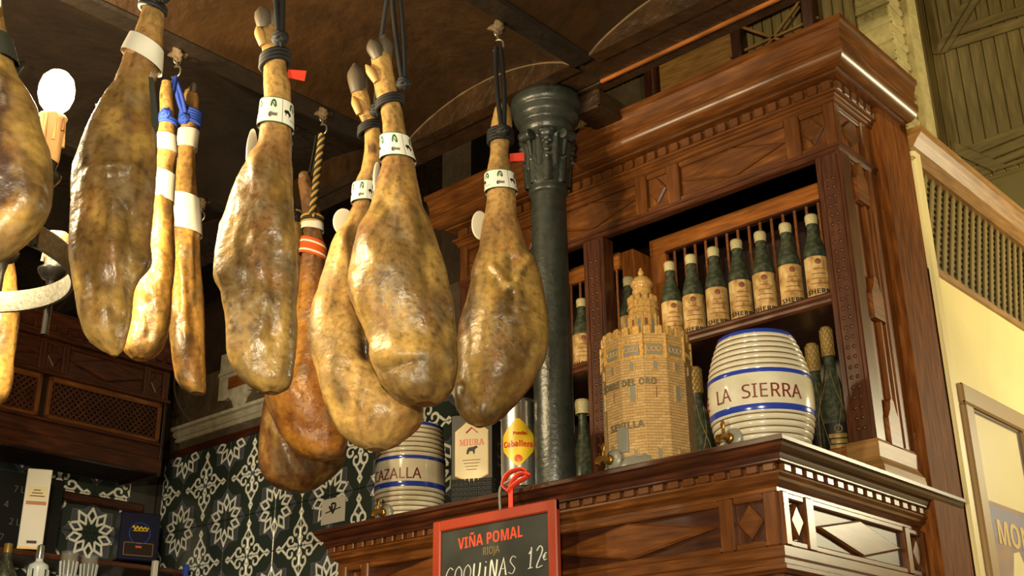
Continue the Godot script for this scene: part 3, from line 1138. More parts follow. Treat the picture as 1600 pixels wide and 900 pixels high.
	part("side_reed", span(Vector3(HX - 0.016, WY + 0.1, HZ - 0.15), Vector3(HX + 0.002, 3.30, HZ - 0.135), 0.004), M.wood_brown, o)
	part("side_reed", span(Vector3(HX - 0.016, WY + 0.1, HZ - 0.195), Vector3(HX - 0.002, 3.34, HZ - 0.18), 0.004), M.wood_brown, o)
	for y in [3.36, 2.93, 2.50]:
		var sh := Sh.new()
		sh.extrude(PackedVector2Array([Vector2(-0.04, 0), Vector2(0.04, 0), Vector2(0.04, 0.09), Vector2(0.02, 0.12), Vector2(0.012, 0.15), Vector2(0, 0.16), Vector2(-0.012, 0.15), Vector2(-0.02, 0.12), Vector2(-0.04, 0.09)]), 0.02, Transform3D.IDENTITY, 0.006)
		part("drop_block", sh, M.wood_brown, o, Transform3D(Basis(Vector3(0, 0, -1), Vector3.UP, Vector3(1, 0, 0)), Vector3(HX - 0.008, y - 0.06, HZ - 0.12)))
	var pl := Sh.new()
	pl.sweep([Vector2(HX - 0.10, HZ + 0.006), Vector2(HX + 0.004, HZ + 0.006), Vector2(HX + 0.004, HZ - 0.26)], [Vector2(-0.03, WY + 0.118), Vector2(0.002, WY + 0.118), Vector2(0.006, WY + 0.108), Vector2(0.004, WY + 0.06), Vector2(0.008, WY + 0.05), Vector2(0.022, WY + 0.03), Vector2(0.026, WY + 0.006), Vector2(0.026, WY), Vector2(-0.03, WY)])
	part("plinth", pl, M.wood_tan, o)
	part("end_board", span(Vector3(HX - 0.02, WY, BACK + 0.02), Vector3(HX + 0.008, 2.52, HZ - 0.28), 0.003), M.wood_brown, o)
	# shelves, the upper one with a moulded lip
	for b in [[-2.645, -1.69], [-3.36, -2.735]]:
		part("shelf", span(Vector3(b[0], 2.935, BACK + 0.03), Vector3(b[1], 2.955, HZ - 0.03), 0.002), M.wood_dark, o)
		var lip := Sh.new()
		lip.sweep([Vector2(b[0], HZ - 0.03), Vector2(b[1], HZ - 0.03)], [Vector2(-0.006, 2.974), Vector2(0.014, 2.974), Vector2(0.018, 2.968), Vector2(0.016, 2.961), Vector2(0.01, 2.956), Vector2(0.014, 2.95), Vector2(0.012, 2.941), Vector2(0.002, 2.934), Vector2(-0.006, 2.934)])
		part("shelf_lip", lip, M.wood_red, o)
	# the rack behind the bottles: a frame and thin upright rods
	var rz := -3.70
	part("rack_frame", span(Vector3(-2.585, 3.432, rz - 0.02), Vector3(-1.69, 3.505, rz + 0.01), 0.005), M.wood_rail, o)
	part("rack_frame", span(Vector3(-2.585, 2.955, rz - 0.02), Vector3(-2.505, 3.432, rz + 0.01), 0.005), M.wood_rail, o)
	part("rack_bead", span(Vector3(-2.505, 3.424, rz - 0.012), Vector3(-1.69, 3.434, rz + 0.016), 0.003), M.wood_dark, o)
	part("inner_board", span(Vector3(-2.66, 2.955, rz - 0.14), Vector3(-2.60, 3.45, rz + 0.1), 0.004), M.wood_rail, o)
	var rod := Sh.new()
	rod.tube([Vector3(0, 2.955, 0), Vector3(0, 3.43, 0)], [0.0062], 8)
	var rm := rod.mesh()
	for k in 16:
		part("rod", rm, M.wood_brown, o, Transform3D(Basis.IDENTITY, Vector3(-1.725 - k * 0.0495, 0, rz)))
	part("rack_frame", span(Vector3(-3.36, 3.432, rz - 0.02), Vector3(-2.735, 3.505, rz + 0.01), 0.005), M.wood_rail, o)
	for k in 12:
		part("rod", rm, M.wood_brown, o, Transform3D(Basis.IDENTITY, Vector3(-2.76 - k * 0.0495, 0, rz)))

# ---------------------------------------------------------------- bottles and crocks

func bottle(label: String, where: Vector3, hgt: float, rad: float, kind: String, turn: float, n: int, group: String) -> void:
	var o := thing("glass_bottle", label, "bottle", where, turn, group)
	var s := hgt / 0.33
	var r := rad
	var b := Sh.new()
	var prof := [Vector2(0.0005, 0.004 * s), Vector2(r * 0.8, 0.001 * s), Vector2(r * 0.95, 0.004 * s), Vector2(r, 0.012 * s), Vector2(r, 0.172 * s), Vector2(r * 0.985, 0.186 * s), Vector2(r * 0.93, 0.2 * s), Vector2(r * 0.8, 0.22 * s), Vector2(r * 0.64, 0.24 * s), Vector2(r * 0.53, 0.256 * s), Vector2(r * 0.48, 0.27 * s), Vector2(r * 0.46, 0.305 * s), Vector2(r * 0.46, 0.325 * s), Vector2(0.0005, 0.326 * s)]
	if kind == "meshed" or kind == "bulbous":
		prof = [Vector2(0.0005, 0.004 * s), Vector2(r * 0.9, 0.001 * s), Vector2(r, 0.012 * s), Vector2(r, 0.13 * s), Vector2(r * 0.96, 0.155 * s), Vector2(r * 0.8, 0.185 * s), Vector2(r * 0.58, 0.212 * s), Vector2(r * 0.42, 0.235 * s), Vector2(r * 0.33, 0.255 * s), Vector2(r * 0.31, 0.29 * s), Vector2(r * 0.31, 0.325 * s), Vector2(0.0005, 0.326 * s)]
	b.lathe(prof, 28)
	part("bottle_glass", b, M.bottle_glass, o)
	var cap := Sh.new()
	if kind == "meshed":
		cap.lathe([Vector2(r * 0.35, 0.272 * s), Vector2(r * 0.36, 0.28 * s), Vector2(r * 0.36, 0.325 * s), Vector2(r * 0.3, 0.333 * s), Vector2(0.0005, 0.334 * s)], 20)
		var fc := part("foil_cap", cap, M.foil_mesh, o)
		for q in 10:
			for sg in [-1.0, 1.0]:
				var pts := []
				for j in 13:
					var t := j / 12.0
					var an: float = TAU * q / 10.0 + sg * t * 2.2
					pts.append(Vector3(sin(an) * r * 0.385, lerpf(0.274, 0.328, t) * s, cos(an) * r * 0.385))
				part("foil_wire", tubed(pts, 0.0016, 5), M.gold_print, fc)
		for q in 8:
			var pts := []
			for j in 19:
				var t := j / 18.0
				var an: float = TAU * q / 8.0 + t * 1.7 * (1.0 if q % 2 else -1.0)
				var rr := r * (1.02 if t < 0.6 else lerpf(1.02, 0.44, smoothstep(0.6, 1.0, t)))
				pts.append(Vector3(sin(an) * rr, lerpf(0.01, 0.24, t) * s, cos(an) * rr))
			part("net_wire", tubed(pts, 0.0011, 4), M.foil_mesh, o)
	else:
		cap.lathe([Vector2(r * 0.49, 0.294 * s), Vector2(r * 0.53, 0.295 * s), Vector2(r * 0.53, 0.309 * s), Vector2(r * 0.56, 0.311 * s), Vector2(r * 0.56, 0.323 * s), Vector2(r * 0.5, 0.33 * s), Vector2(0.0005, 0.331 * s)], 24)
		part("cap", cap, M.cap_cream, o)
	if kind == "sherry":
		var lb := Sh.new()
		lb.lathe([Vector2(r + 0.0006, 0.014 * s), Vector2(r + 0.0012, 0.016 * s), Vector2(r + 0.0012, 0.166 * s), Vector2(r + 0.0006, 0.168 * s)], 26, Vector3.ZERO, Basis.IDENTITY, -1.45, 1.45)
		var lp := part("label", lb, M["old_label_%d" % (n % 3)], o)
		part("lettering", sherry_text(r), M.ink, lp, Transform3D(Basis.IDENTITY, Vector3(0, -0.004 * (n % 3), 0)))
		var lines := Sh.new()
		for q in 4:
			lines.lathe([Vector2(r + 0.0014, (0.07 + q * 0.017) * s), Vector2(r + 0.0016, (0.0715 + q * 0.017) * s), Vector2(r + 0.0014, (0.073 + q * 0.017) * s)], 12, Vector3.ZERO, Basis.IDENTITY, -0.8 + q * 0.12, 0.75 - q * 0.1)
		part("small_print", lines, M.wax_dark, lp)
		var seal := Sh.new()
		seal.lathe([Vector2(0.0005, 0.0), Vector2(0.011, 0.0), Vector2(0.011, 0.001), Vector2(0.0005, 0.0015)], 14, Vector3(0, 0.148 * s, r + 0.0006), Basis(Vector3.RIGHT, PI / 2))
		part("label_seal", seal, M.wax_dark, lp)
	elif kind == "dark_label" or kind == "meshed":
		var lb := Sh.new()
		lb.lathe([Vector2(r + 0.0006, 0.05 * s), Vector2(r + 0.0012, 0.052 * s), Vector2(r + 0.0012, 0.128 * s), Vector2(r + 0.0006, 0.13 * s)], 20, Vector3.ZERO, Basis.IDENTITY, -0.9, 0.9)
		var lp := part("label", lb, M.black_card if kind == "meshed" else M.old_label_0, o)
		if kind == "meshed":
			var gd := Sh.new()
			for q in 5:
				gd.lathe([Vector2(r + 0.0014, (0.056 + q * 0.011) * s), Vector2(r + 0.0018, (0.060 + q * 0.011) * s), Vector2(r + 0.0014, (0.064 + q * 0.011) * s)], 10, Vector3.ZERO, Basis.IDENTITY, -0.6 + 0.1 * (q % 2), 0.6 - 0.1 * (q % 3))
			gd.tube(ring_points(Vector3(0, 0.117 * s, r + 0.001), 0.012, Vector3.BACK), [0.002], 5)
			part("gold_print", gd, M.gold_print, lp)
	elif kind == "bulbous":
		var lb := Sh.new()
		lb.lathe([Vector2(r + 0.0006, 0.062 * s), Vector2(r + 0.0012, 0.064 * s), Vector2(r + 0.0012, 0.126 * s), Vector2(r + 0.0006, 0.128 * s)], 20, Vector3.ZERO, Basis.IDENTITY, -1.2, 1.2)
		part("label", lb, M.old_label_1, o)

var sherry_cache := {}
func sherry_text(r: float) -> ArrayMesh:
	if not sherry_cache.has(r):
		sherry_cache[r] = bent("SHERRY", 0.017, func(_y): return r + 0.001, 0.046, 0.0, true, 1.15).mesh()
	return sherry_cache[r]

func spigot(o: Node, y: float, r: float, an: float) -> void:
	var bas := Basis(Vector3.UP, an)
	var xf := Transform3D(bas, bas * Vector3(0, y, r))
	var sh := Sh.new()
	sh.lathe([Vector2(0.034, 0.0), Vector2(0.034, 0.006), Vector2(0.026, 0.012), Vector2(0.014, 0.014), Vector2(0.0005, 0.014)], 24, Vector3.ZERO, Basis(Vector3.RIGHT, PI / 2))
	var ro := part("tap_rosette", sh, M.glaze_grey, o, xf)
	var tap := Sh.new()
	tap.tube([Vector3(0, 0, 0.008), Vector3(0, 0, 0.05), Vector3(0, -0.006, 0.066), Vector3(0, -0.024, 0.072)], [0.009, 0.009, 0.01, 0.008], 12)
	tap.lathe([Vector2(0.014, 0.0), Vector2(0.016, 0.005), Vector2(0.012, 0.01), Vector2(0.0005, 0.011)], 16, Vector3(0, 0, 0.016), Basis(Vector3.RIGHT, PI / 2))
	part("tap", tap, M.brass, ro)
	var key := Sh.new()
	key.tube([Vector3(0, 0.004, 0.044), Vector3(0, 0.024, 0.044)], [0.006, 0.004], 10)
	key.tube([Vector3(0, 0.022, 0.044), Vector3(0, 0.036, 0.044), Vector3(0, 0.048, 0.044)], [0.004, 0.01, 0.004], 10, 0.5)
	part("tap_key", key, M.brass, ro)

# a glazed stoneware barrel with turned ribs, blue bands and a name
func crock(label: String, where: Vector3, hgt: float, rmax: float, rend: float, words: Array, band: Vector2, an: float, tap: float) -> void:
	var o := thing("ceramic_barrel", label, "barrel", where, 0.0, "glazed barrels on the bar cabinet")
	var radius := func(y: float) -> float:
		var t := (y / hgt - 0.48) / 0.5
		return lerpf(rmax, rend, clampf(t * t, 0, 1.1))
	var prof := [Vector2(0.0005, 0.002), Vector2(radius.call(0.0) - 0.004, 0.0)]
	var n := 150
	for k in n + 1:
		var y: float = lerpf(0.004, hgt - 0.006, float(k) / n)
		var r: float = radius.call(y)
		if y < band.x - 0.012 or y > band.y + 0.012:
			var f: float = (y / 0.0185)
			r += 0.0052 * (absf(sin(f * PI)) - 0.6)
		prof.append(Vector2(r, y))
	prof.append(Vector2(radius.call(hgt) - 0.012, hgt))
	prof.append(Vector2(0.0005, hgt + 0.001))
	var b := Sh.new()
	b.lathe(prof, 72)
	part("body", b, M.glaze_white, o)
	var marks := [band.x - 0.004, band.y + 0.004, hgt - 0.012]
	for k in 3:
		var y: float = marks[k]
		var hb: float = 0.009 if k == 0 else 0.006
		var s := Sh.new()
		s.lathe([Vector2(radius.call(y - hb) - 0.001, y - hb - 0.001), Vector2(radius.call(y - hb) + 0.0022, y - hb), Vector2(radius.call(y + hb) + 0.0022, y + hb), Vector2(radius.call(y + hb) - 0.001, y + hb + 0.001)], 72)
		part("blue_band", s, M.glaze_blue, o)
	var gr := 0.0185
	for k in int(hgt / gr):
		var y := (k + 1.0) * gr
		if y > hgt - 0.02 or (y > band.x - 0.02 and y < band.y + 0.02):
			continue
		var s := Sh.new()
		s.tube(ring_points(Vector3(0, y, 0), radius.call(y) - 0.0026, Vector3.UP, 60), [0.0026], 6)
		part("groove", s, M.glaze_grime, o)
	for w in words:
		part("lettering", bent(w[0], w[1], radius, (band.x + band.y) / 2 - w[1] / 2 + w[4], an + w[2], false, w[3]), M.ink_red, o)
	if tap > -9.0:
		spigot(o, 0.05, radius.call(0.05), tap)

func tower_barrel(where: Vector3) -> void:
	var o := thing("tower_barrel", "honey-glazed ceramic drinks barrel shaped like a brick tower with lantern top and brass tap", "barrel", where, 0.30)
	var sides := 12
	var r := 0.146
	var hgt := 0.505
	var prism := func(y0: float, y1: float, rad: float, taper := 1.0) -> Sh:
		var s := Sh.new()
		for k in sides:
			var a0: float = TAU * (k - 0.5) / sides
			var a1: float = TAU * (k + 0.5) / sides
			var q := [Vector3(sin(a0) * rad, y0, cos(a0) * rad), Vector3(sin(a1) * rad, y0, cos(a1) * rad), Vector3(sin(a1) * rad * taper, y1, cos(a1) * rad * taper), Vector3(sin(a0) * rad * taper, y1, cos(a0) * rad * taper)]
			s.poly(q, [Vector2(k / 6.0, y0), Vector2((k + 1) / 6.0, y0), Vector2((k + 1) / 6.0, y1), Vector2(k / 6.0, y1)], Vector3(sin((a0 + a1) / 2), 0, cos((a0 + a1) / 2)))
		var lid := []
		var bot := []
		var u := []
		for k in sides:
			var a: float = TAU * (k + 0.5) / sides
			lid.append(Vector3(sin(a) * rad * taper, y1, cos(a) * rad * taper))
			bot.append(Vector3(sin(a) * rad, y0, cos(a) * rad))
			u.append(Vector2(sin(a), cos(a)) * 0.1)
		s.poly(lid, u, Vector3.UP)
		s.poly(bot, u, Vector3.DOWN)
		return s
	part("brick_drum", prism.call(0.0, 0.372, r), M.glaze_brick, o)
	part("string_course", prism.call(0.372, 0.380, r + 0.004), M.glaze_honey, o)
	part("frieze_drum", prism.call(0.380, 0.428, r - 0.001), M.glaze_honey, o)
	part("string_course", prism.call(0.428, 0.435, r + 0.003), M.glaze_honey, o)
	part("parapet_drum", prism.call(0.435, 0.458, r - 0.001), M.glaze_brick, o)
	for k in sides:
		var a: float = TAU * (k + 0.5) / sides
		part("corner_rib", tubed([Vector3(sin(a) * r, 0.376, cos(a) * r), Vector3(sin(a) * r, 0.458, cos(a) * r)], 0.005, 8), M.glaze_honey, o)
		var am := TAU * k / sides
		var bas := Basis(Vector3.UP, am)
		var ap := r * cos(PI / sides)
		# a grey relief of scrolls in every field of the frieze
		var rel := Sh.new()
		rel.box(Vector3(0, 0.404, ap), Vector3(0.052, 0.036, 0.003), 0.001)
		part("frieze_field", rel, M.glaze_grey, o, Transform3D(bas, Vector3.ZERO))
		for q in 3:
			part("scroll", tubed(ring_points(Vector3(-0.016 + q * 0.016, 0.404, ap + 0.002), 0.008 - 0.001 * (q % 2), Vector3.BACK, 12), 0.0022, 6), M.glaze_honey, o, Transform3D(bas, Vector3.ZERO))
		for q in 2:
			var m := Sh.new()
			m.extrude(PackedVector2Array([Vector2(-0.012, 0), Vector2(0.012, 0), Vector2(0.012, 0.028), Vector2(0.008, 0.034), Vector2(-0.008, 0.034), Vector2(-0.012, 0.028)]), 0.016, Transform3D.IDENTITY, 0.003)
			part("merlon", m, M.glaze_honey, o, Transform3D(Basis(Vector3.UP, am), bas * Vector3(-0.0185 + q * 0.037, 0.452, ap - 0.014)))
		# arched openings in three storeys, not on every side
		for st in [[0.337, 0.014, 0.02], [0.235, 0.018, 0.045], [0.05, 0.014, 0.024]]:
			if (st[1] > 0.015 and k % 2 == 1):
				var slit := Sh.new()
				slit.box(Vector3(0, 0.262, ap), Vector3(0.003, 0.036, 0.002), 0.0005)
				part("arrow_slit", slit, M.wax_dark, o, Transform3D(bas, Vector3.ZERO))
				continue
			var fr := PackedVector2Array()
			var ho := PackedVector2Array()
			var w: float = st[1] / 2
			for j in 9:
				var an := PI * j / 8
				fr.append(Vector2(cos(an) * (w + 0.004), st[2] + sin(an) * (w + 0.004)))
				ho.append(Vector2(cos(an) * w, st[2] + sin(an) * w))
			fr.append(Vector2(-w - 0.004, -0.003))
			fr.append(Vector2(w + 0.004, -0.003))
			ho.append(Vector2(-w, 0))
			ho.append(Vector2(w, 0))
			var s1 := Sh.new()
			s1.extrude(fr, 0.003)
			part("arch_surround", s1, M.glaze_honey, o, Transform3D(bas, bas * Vector3(0, st[0], ap)))
			var s2 := Sh.new()
			s2.extrude(ho, 0.004)
			part("arch_opening", s2, M.glaze_grey, o, Transform3D(bas, bas * Vector3(0, st[0], ap)))
	var bare := func(_y): return r
	part("lettering", bent("TORRE DEL ORO", 0.022, bare, 0.296, -0.18, true, 0.9), M.glaze_dark, o)
	part("lettering", bent("SEVILLA", 0.022, bare, 0.160, -0.22, true, 1.1), M.glaze_dark, o)
	# lantern
	part("lantern_drum", prism.call(0.455, 0.585, 0.048), M.glaze_honey, o)
	part("lantern_course", prism.call(0.585, 0.592, 0.053), M.glaze_honey, o)
	part("lantern_drum", prism.call(0.592, 0.612, 0.050), M.glaze_honey, o)
	part("lantern_course", prism.call(0.566, 0.572, 0.051), M.glaze_honey, o)
	for k in 12:
		var am := TAU * k / 12
		var bas := Basis(Vector3.UP, am)
		part("pilaster", bx(Vector3(0, 0.515, 0.0485), Vector3(0.007, 0.10, 0.007), 0.002), M.glaze_honey, o, Transform3D(Basis(Vector3.UP, am + PI / 12), Vector3.ZERO))
		part("merlon", bx(Vector3(0, 0.619, 0.046), Vector3(0.016, 0.024, 0.01), 0.004), M.glaze_honey, o, Transform3D(bas, Vector3.ZERO))
		part("lantern_niche", bx(Vector3(0, 0.52, 0.0457), Vector3(0.010, 0.05, 0.003), 0.001), M.wax_dark if k % 2 else M.glaze_grey, o, Transform3D(bas, Vector3.ZERO))
	var dome := Sh.new()
	dome.lathe([Vector2(0.030, 0.60), Vector2(0.031, 0.645), Vector2(0.034, 0.650), Vector2(0.032, 0.656), Vector2(0.031, 0.668), Vector2(0.037, 0.674), Vector2(0.039, 0.680), Vector2(0.036, 0.687), Vector2(0.029, 0.699), Vector2(0.017, 0.708), Vector2(0.008, 0.711), Vector2(0.0075, 0.715), Vector2(0.011, 0.721), Vector2(0.008, 0.729), Vector2(0.005, 0.734), Vector2(0.0055, 0.738), Vector2(0.0005, 0.742)], 28)
	part("lantern_dome", dome, M.glaze_honey, o)
	for k in 6:
		part("dome_window", bx(Vector3(0, 0.632, 0.0305), Vector3(0.008, 0.014, 0.003), 0.001), M.wax_dark, o, Transform3D(Basis(Vector3.UP, TAU * k / 6 + 0.1), Vector3.ZERO))
	# the door and a rocky foot round the tap, on the camera's left
	var da := -0.30
	var bd := Basis(Vector3.UP, da)
	var door := PackedVector2Array()
	for j in 11:
		var an := PI * j / 10
		door.append(Vector2(cos(an) * 0.021, 0.065 + sin(an) * 0.021))
	door.append(Vector2(-0.021, 0))
	door.append(Vector2(0.021, 0))
	var ds := Sh.new()
	ds.extrude(door, 0.008, Transform3D.IDENTITY, 0.003)
	part("tower_door", ds, M.glaze_grey, o, Transform3D(bd, bd * Vector3(0, 0.075, r - 0.006)))
	var rock := Sh.new()
	rock.lathe([Vector2(r + 0.018, 0.0), Vector2(r + 0.016, 0.03), Vector2(r + 0.008, 0.052), Vector2(r - 0.006, 0.066)], 30, Vector3.ZERO, Basis.IDENTITY, da - 0.55, da + 0.62, func(rr, y, an): return rr + 0.006 * sin(an * 23.0) * sin(y * 160.0 + an * 7.0))
	part("rocky_foot", rock, M.glaze_grey, o)
	spigot(o, 0.055, r + 0.012, -0.48)

# ---------------------------------------------------------------- column, ceiling, walls

func make_column() -> void:
	var o := thing("iron_column", "dark green cast iron column with a leafy capital standing in front of the bar hutch", "column", Vector3(-2.650, WY, -3.14), 0.7)
	var y0 := -WY
	var s := Sh.new()
	s.lathe([Vector2(0.0005, 0.0), Vector2(0.072, 0.0), Vector2(0.0715, 0.3), Vector2(0.067, 1.18), Vector2(0.067, 1.205)], 40)
	part("shaft", s, M.iron_green, o)
	var c := Sh.new()
	c.lathe([Vector2(0.067, 3.53 + y0), Vector2(0.074, 3.535 + y0), Vector2(0.078, 3.545 + y0), Vector2(0.074, 3.556 + y0), Vector2(0.076, 3.562 + y0), Vector2(0.083, 3.60 + y0), Vector2(0.088, 3.70 + y0), Vector2(0.096, 3.77 + y0), Vector2(0.100, 3.80 + y0)], 40)
	part("capital_bell", c, M.iron_green, o)
	var a := Sh.new()
	a.lathe([Vector2(0.0940, 3.783 + y0), Vector2(0.1040, 3.801 + y0), Vector2(0.1080, 3.815 + y0), Vector2(0.1040, 3.831 + y0), Vector2(0.1100, 3.840 + y0), Vector2(0.1240, 3.854 + y0), Vector2(0.1300, 3.867 + y0), Vector2(0.1280, 3.887 + y0), Vector2(0.1320, 3.895 + y0), Vector2(0.1420, 3.903 + y0), Vector2(0.1440, 3.921 + y0), Vector2(0.1380, 3.936 + y0), Vector2(0.1400, 3.956 + y0), Vector2(0.0005, 3.957 + y0)], 44)
	part("abacus", a, M.iron_green, o)
	# leaves in two tiers, curling out at the tip
	for tier in 2:
		for k in 8:
			var an := TAU * (k + 0.5 * tier) / 8
			var yb: float = (3.565 if tier == 0 else 3.63) + y0
			var hl: float = 0.12 if tier == 0 else 0.15
			var rows := 12
			var cols := 9
			var p := PackedVector3Array()
			var uv := PackedVector2Array()
			for r in rows + 1:
				var t := float(r) / rows
				var w: float = 0.030 * sin(PI * (0.22 + 0.70 * t)) * (1.0 + 0.16 * sin(t * 22.0))
				var out: float = 0.083 + 0.007 * t * (1 + tier) + 0.008 * smoothstep(0.75, 1.0, t)
				var yy: float = yb + hl * (t - 0.25 * smoothstep(0.8, 1.0, t) * 0.6)
				for q in cols:
					var e := (q / 4.0 - 1.0)
					var rr := out + 0.006 * (1.0 - absf(e)) - 0.008 * e * e + 0.002 * cos(e * 12.0)
					var bn := an + e * w / out
					p.append(Vector3(sin(bn) * rr, yy, cos(bn) * rr))
					uv.append(Vector2(e, t))
			var leaf := Sh.new()
			leaf.surf(p, uv, cols, -1.0, false)
			var pi2 := PackedVector3Array()
			for w in p:
				pi2.append(w - Vector3(w.x, 0, w.z).normalized() * 0.008)
			leaf.surf(pi2, uv, cols, 1.0, false)
			part("acanthus_leaf", leaf, M.iron_green, o)
	# four scrolls at the corners and bosses between them
	for k in 4:
		var an := TAU * (k + 0.5) / 4
		var bas := Basis(Vector3.UP, an)
		var vo := Sh.new()
		vo.lathe([Vector2(0.0005, -0.028), Vector2(0.018, -0.028), Vector2(0.022, -0.024), Vector2(0.02, -0.012), Vector2(0.02, 0.012), Vector2(0.022, 0.024), Vector2(0.018, 0.028), Vector2(0.0005, 0.028)], 18, Vector3.ZERO, Basis(Vector3.BACK, PI / 2))
		part("volute", vo, M.iron_green, o, Transform3D(bas, bas * Vector3(0, 3.755 + y0, 0.112)))
		var st := Sh.new()
		st.tube([Vector3(0, 3.68 + y0, 0.086), Vector3(0, 3.72 + y0, 0.094), Vector3(0, 3.77 + y0, 0.104), Vector3(0, 3.778 + y0, 0.114)], [0.008, 0.01, 0.011, 0.009], 10)
		part("volute_stalk", st, M.iron_green, o, Transform3D(bas, Vector3.ZERO))
	for k in 4:
		var an := TAU * k / 4
		var bas := Basis(Vector3.UP, an)
		var m := Sh.new()
		for q in [[0.0, 3.795, 0.034, 0.022], [-0.018, 3.80, 0.018, 0.02], [0.018, 3.80, 0.018, 0.02], [0.0, 3.765, 0.02, 0.022], [0.0, 3.745, 0.014, 0.018], [-0.012, 3.755, 0.012, 0.014], [0.012, 3.755, 0.012, 0.014], [0.0, 3.72, 0.016, 0.012]]:
			var rr: float = q[2]
			m.lathe([Vector2(0.0003, -rr), Vector2(rr * 0.7, -rr * 0.7), Vector2(rr, 0), Vector2(rr * 0.7, rr * 0.7), Vector2(0.0003, rr)], 14, Vector3(q[0], q[1] + y0 - 0.028, 0.09), Basis.from_scale(Vector3(1, 0.72, q[3] / rr)))
		part("flower_boss", m, M.iron_green, o, Transform3D(bas, Vector3.ZERO))

func make_ceiling() -> void:
	var zf := 2.8
	var zb := -3.02
	var springs := [-6.36, -5.36, -4.36, -3.36, -2.36, -1.36, -0.36, 0.64, 1.64]
	var n := 1
	for k in springs.size() - 1:
		var x0: float = springs[k] + 0.045
		var x1: float = springs[k + 1] - 0.045
		var rows := 24
		var p := PackedVector3Array()
		var uv := PackedVector2Array()
		var face := []
		for r in rows + 1:
			var t := float(r) / rows
			var x := lerpf(x0, x1, t)
			var y := 3.95 + 0.118 * lerpf(1.0 - pow(t * 2 - 1, 2), sqrt(maxf(0.0, 1.0 - pow(t * 2 - 1, 2))), 0.25)
			face.append(Vector2(x, y))
			for q in 30:
				var z := lerpf(zb, zf, q / 29.0)
				p.append(Vector3(x, y + 0.006 * nz.get_noise_2d(x * 500, z * 500), z))
				uv.append(Vector2(x, z))
		var s := Sh.new()
		s.surf(p, uv, 30, 1.0, false)
		struct("ceiling_%d" % n, s, M.brown_paint if k >= 3 else M.brown_shaded)  # left bays coloured darker to stand for the shade there
		# the end of the vault above the beam
		var poly := PackedVector2Array(face)
		poly.append(Vector2(x1, 3.945))
		poly.append(Vector2(x0, 3.945))
		var e := Sh.new()
		e.extrude(poly, 0.06, Transform3D(Basis.IDENTITY, Vector3(0, 0, zb - 0.035)))
		struct("wall_lunette_%d" % n, e, M.brown_paint if k >= 2 else M.brown_shaded)
		var pts := []
		var rad := []
		for r in face.size():
			pts.append(Vector3(face[r].x, face[r].y - 0.002, zb + 0.026))
			rad.append(0.0045 + 0.003 * nz.get_noise_1d(r * 900.0 + k * 77))
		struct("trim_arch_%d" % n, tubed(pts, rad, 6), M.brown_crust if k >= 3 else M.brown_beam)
		n += 1
	n = 1
	for x in springs:
		struct("trim_joist_%d" % n, span(Vector3(x - 0.05, 3.938, zb + 0.0), Vector3(x + 0.05, 4.1, zf), 0.01), M.brown_shaded)
		n += 1
	struct("ceiling_slab", span(Vector3(-6.6, 4.10, zb - 0.04), Vector3(2.4, 4.25, zf), 0.0), M.brown_beam)
	# the beam that the vaults end on: two soffits with a lip between, coloured orange as if lit
	var bm := Sh.new()
	bm.box(Vector3(-2.6, 4.0, -3.105), Vector3(8.0, 0.09, 0.135), 0.006)
	struct("trim_beam_front", bm, M.brown_beam)
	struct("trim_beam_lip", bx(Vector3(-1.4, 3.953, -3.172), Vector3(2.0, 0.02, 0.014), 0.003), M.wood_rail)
	struct("trim_beam_rear", bx(Vector3(-1.45, 4.01, -3.212), Vector3(2.3, 0.11, 0.07), 0.006), M.brown_beam)
	struct("trim_bracket_beam", bx(Vector3(-2.50, 3.915, -3.30), Vector3(0.13, 0.08, 0.20), 0.006), M.brown_beam)

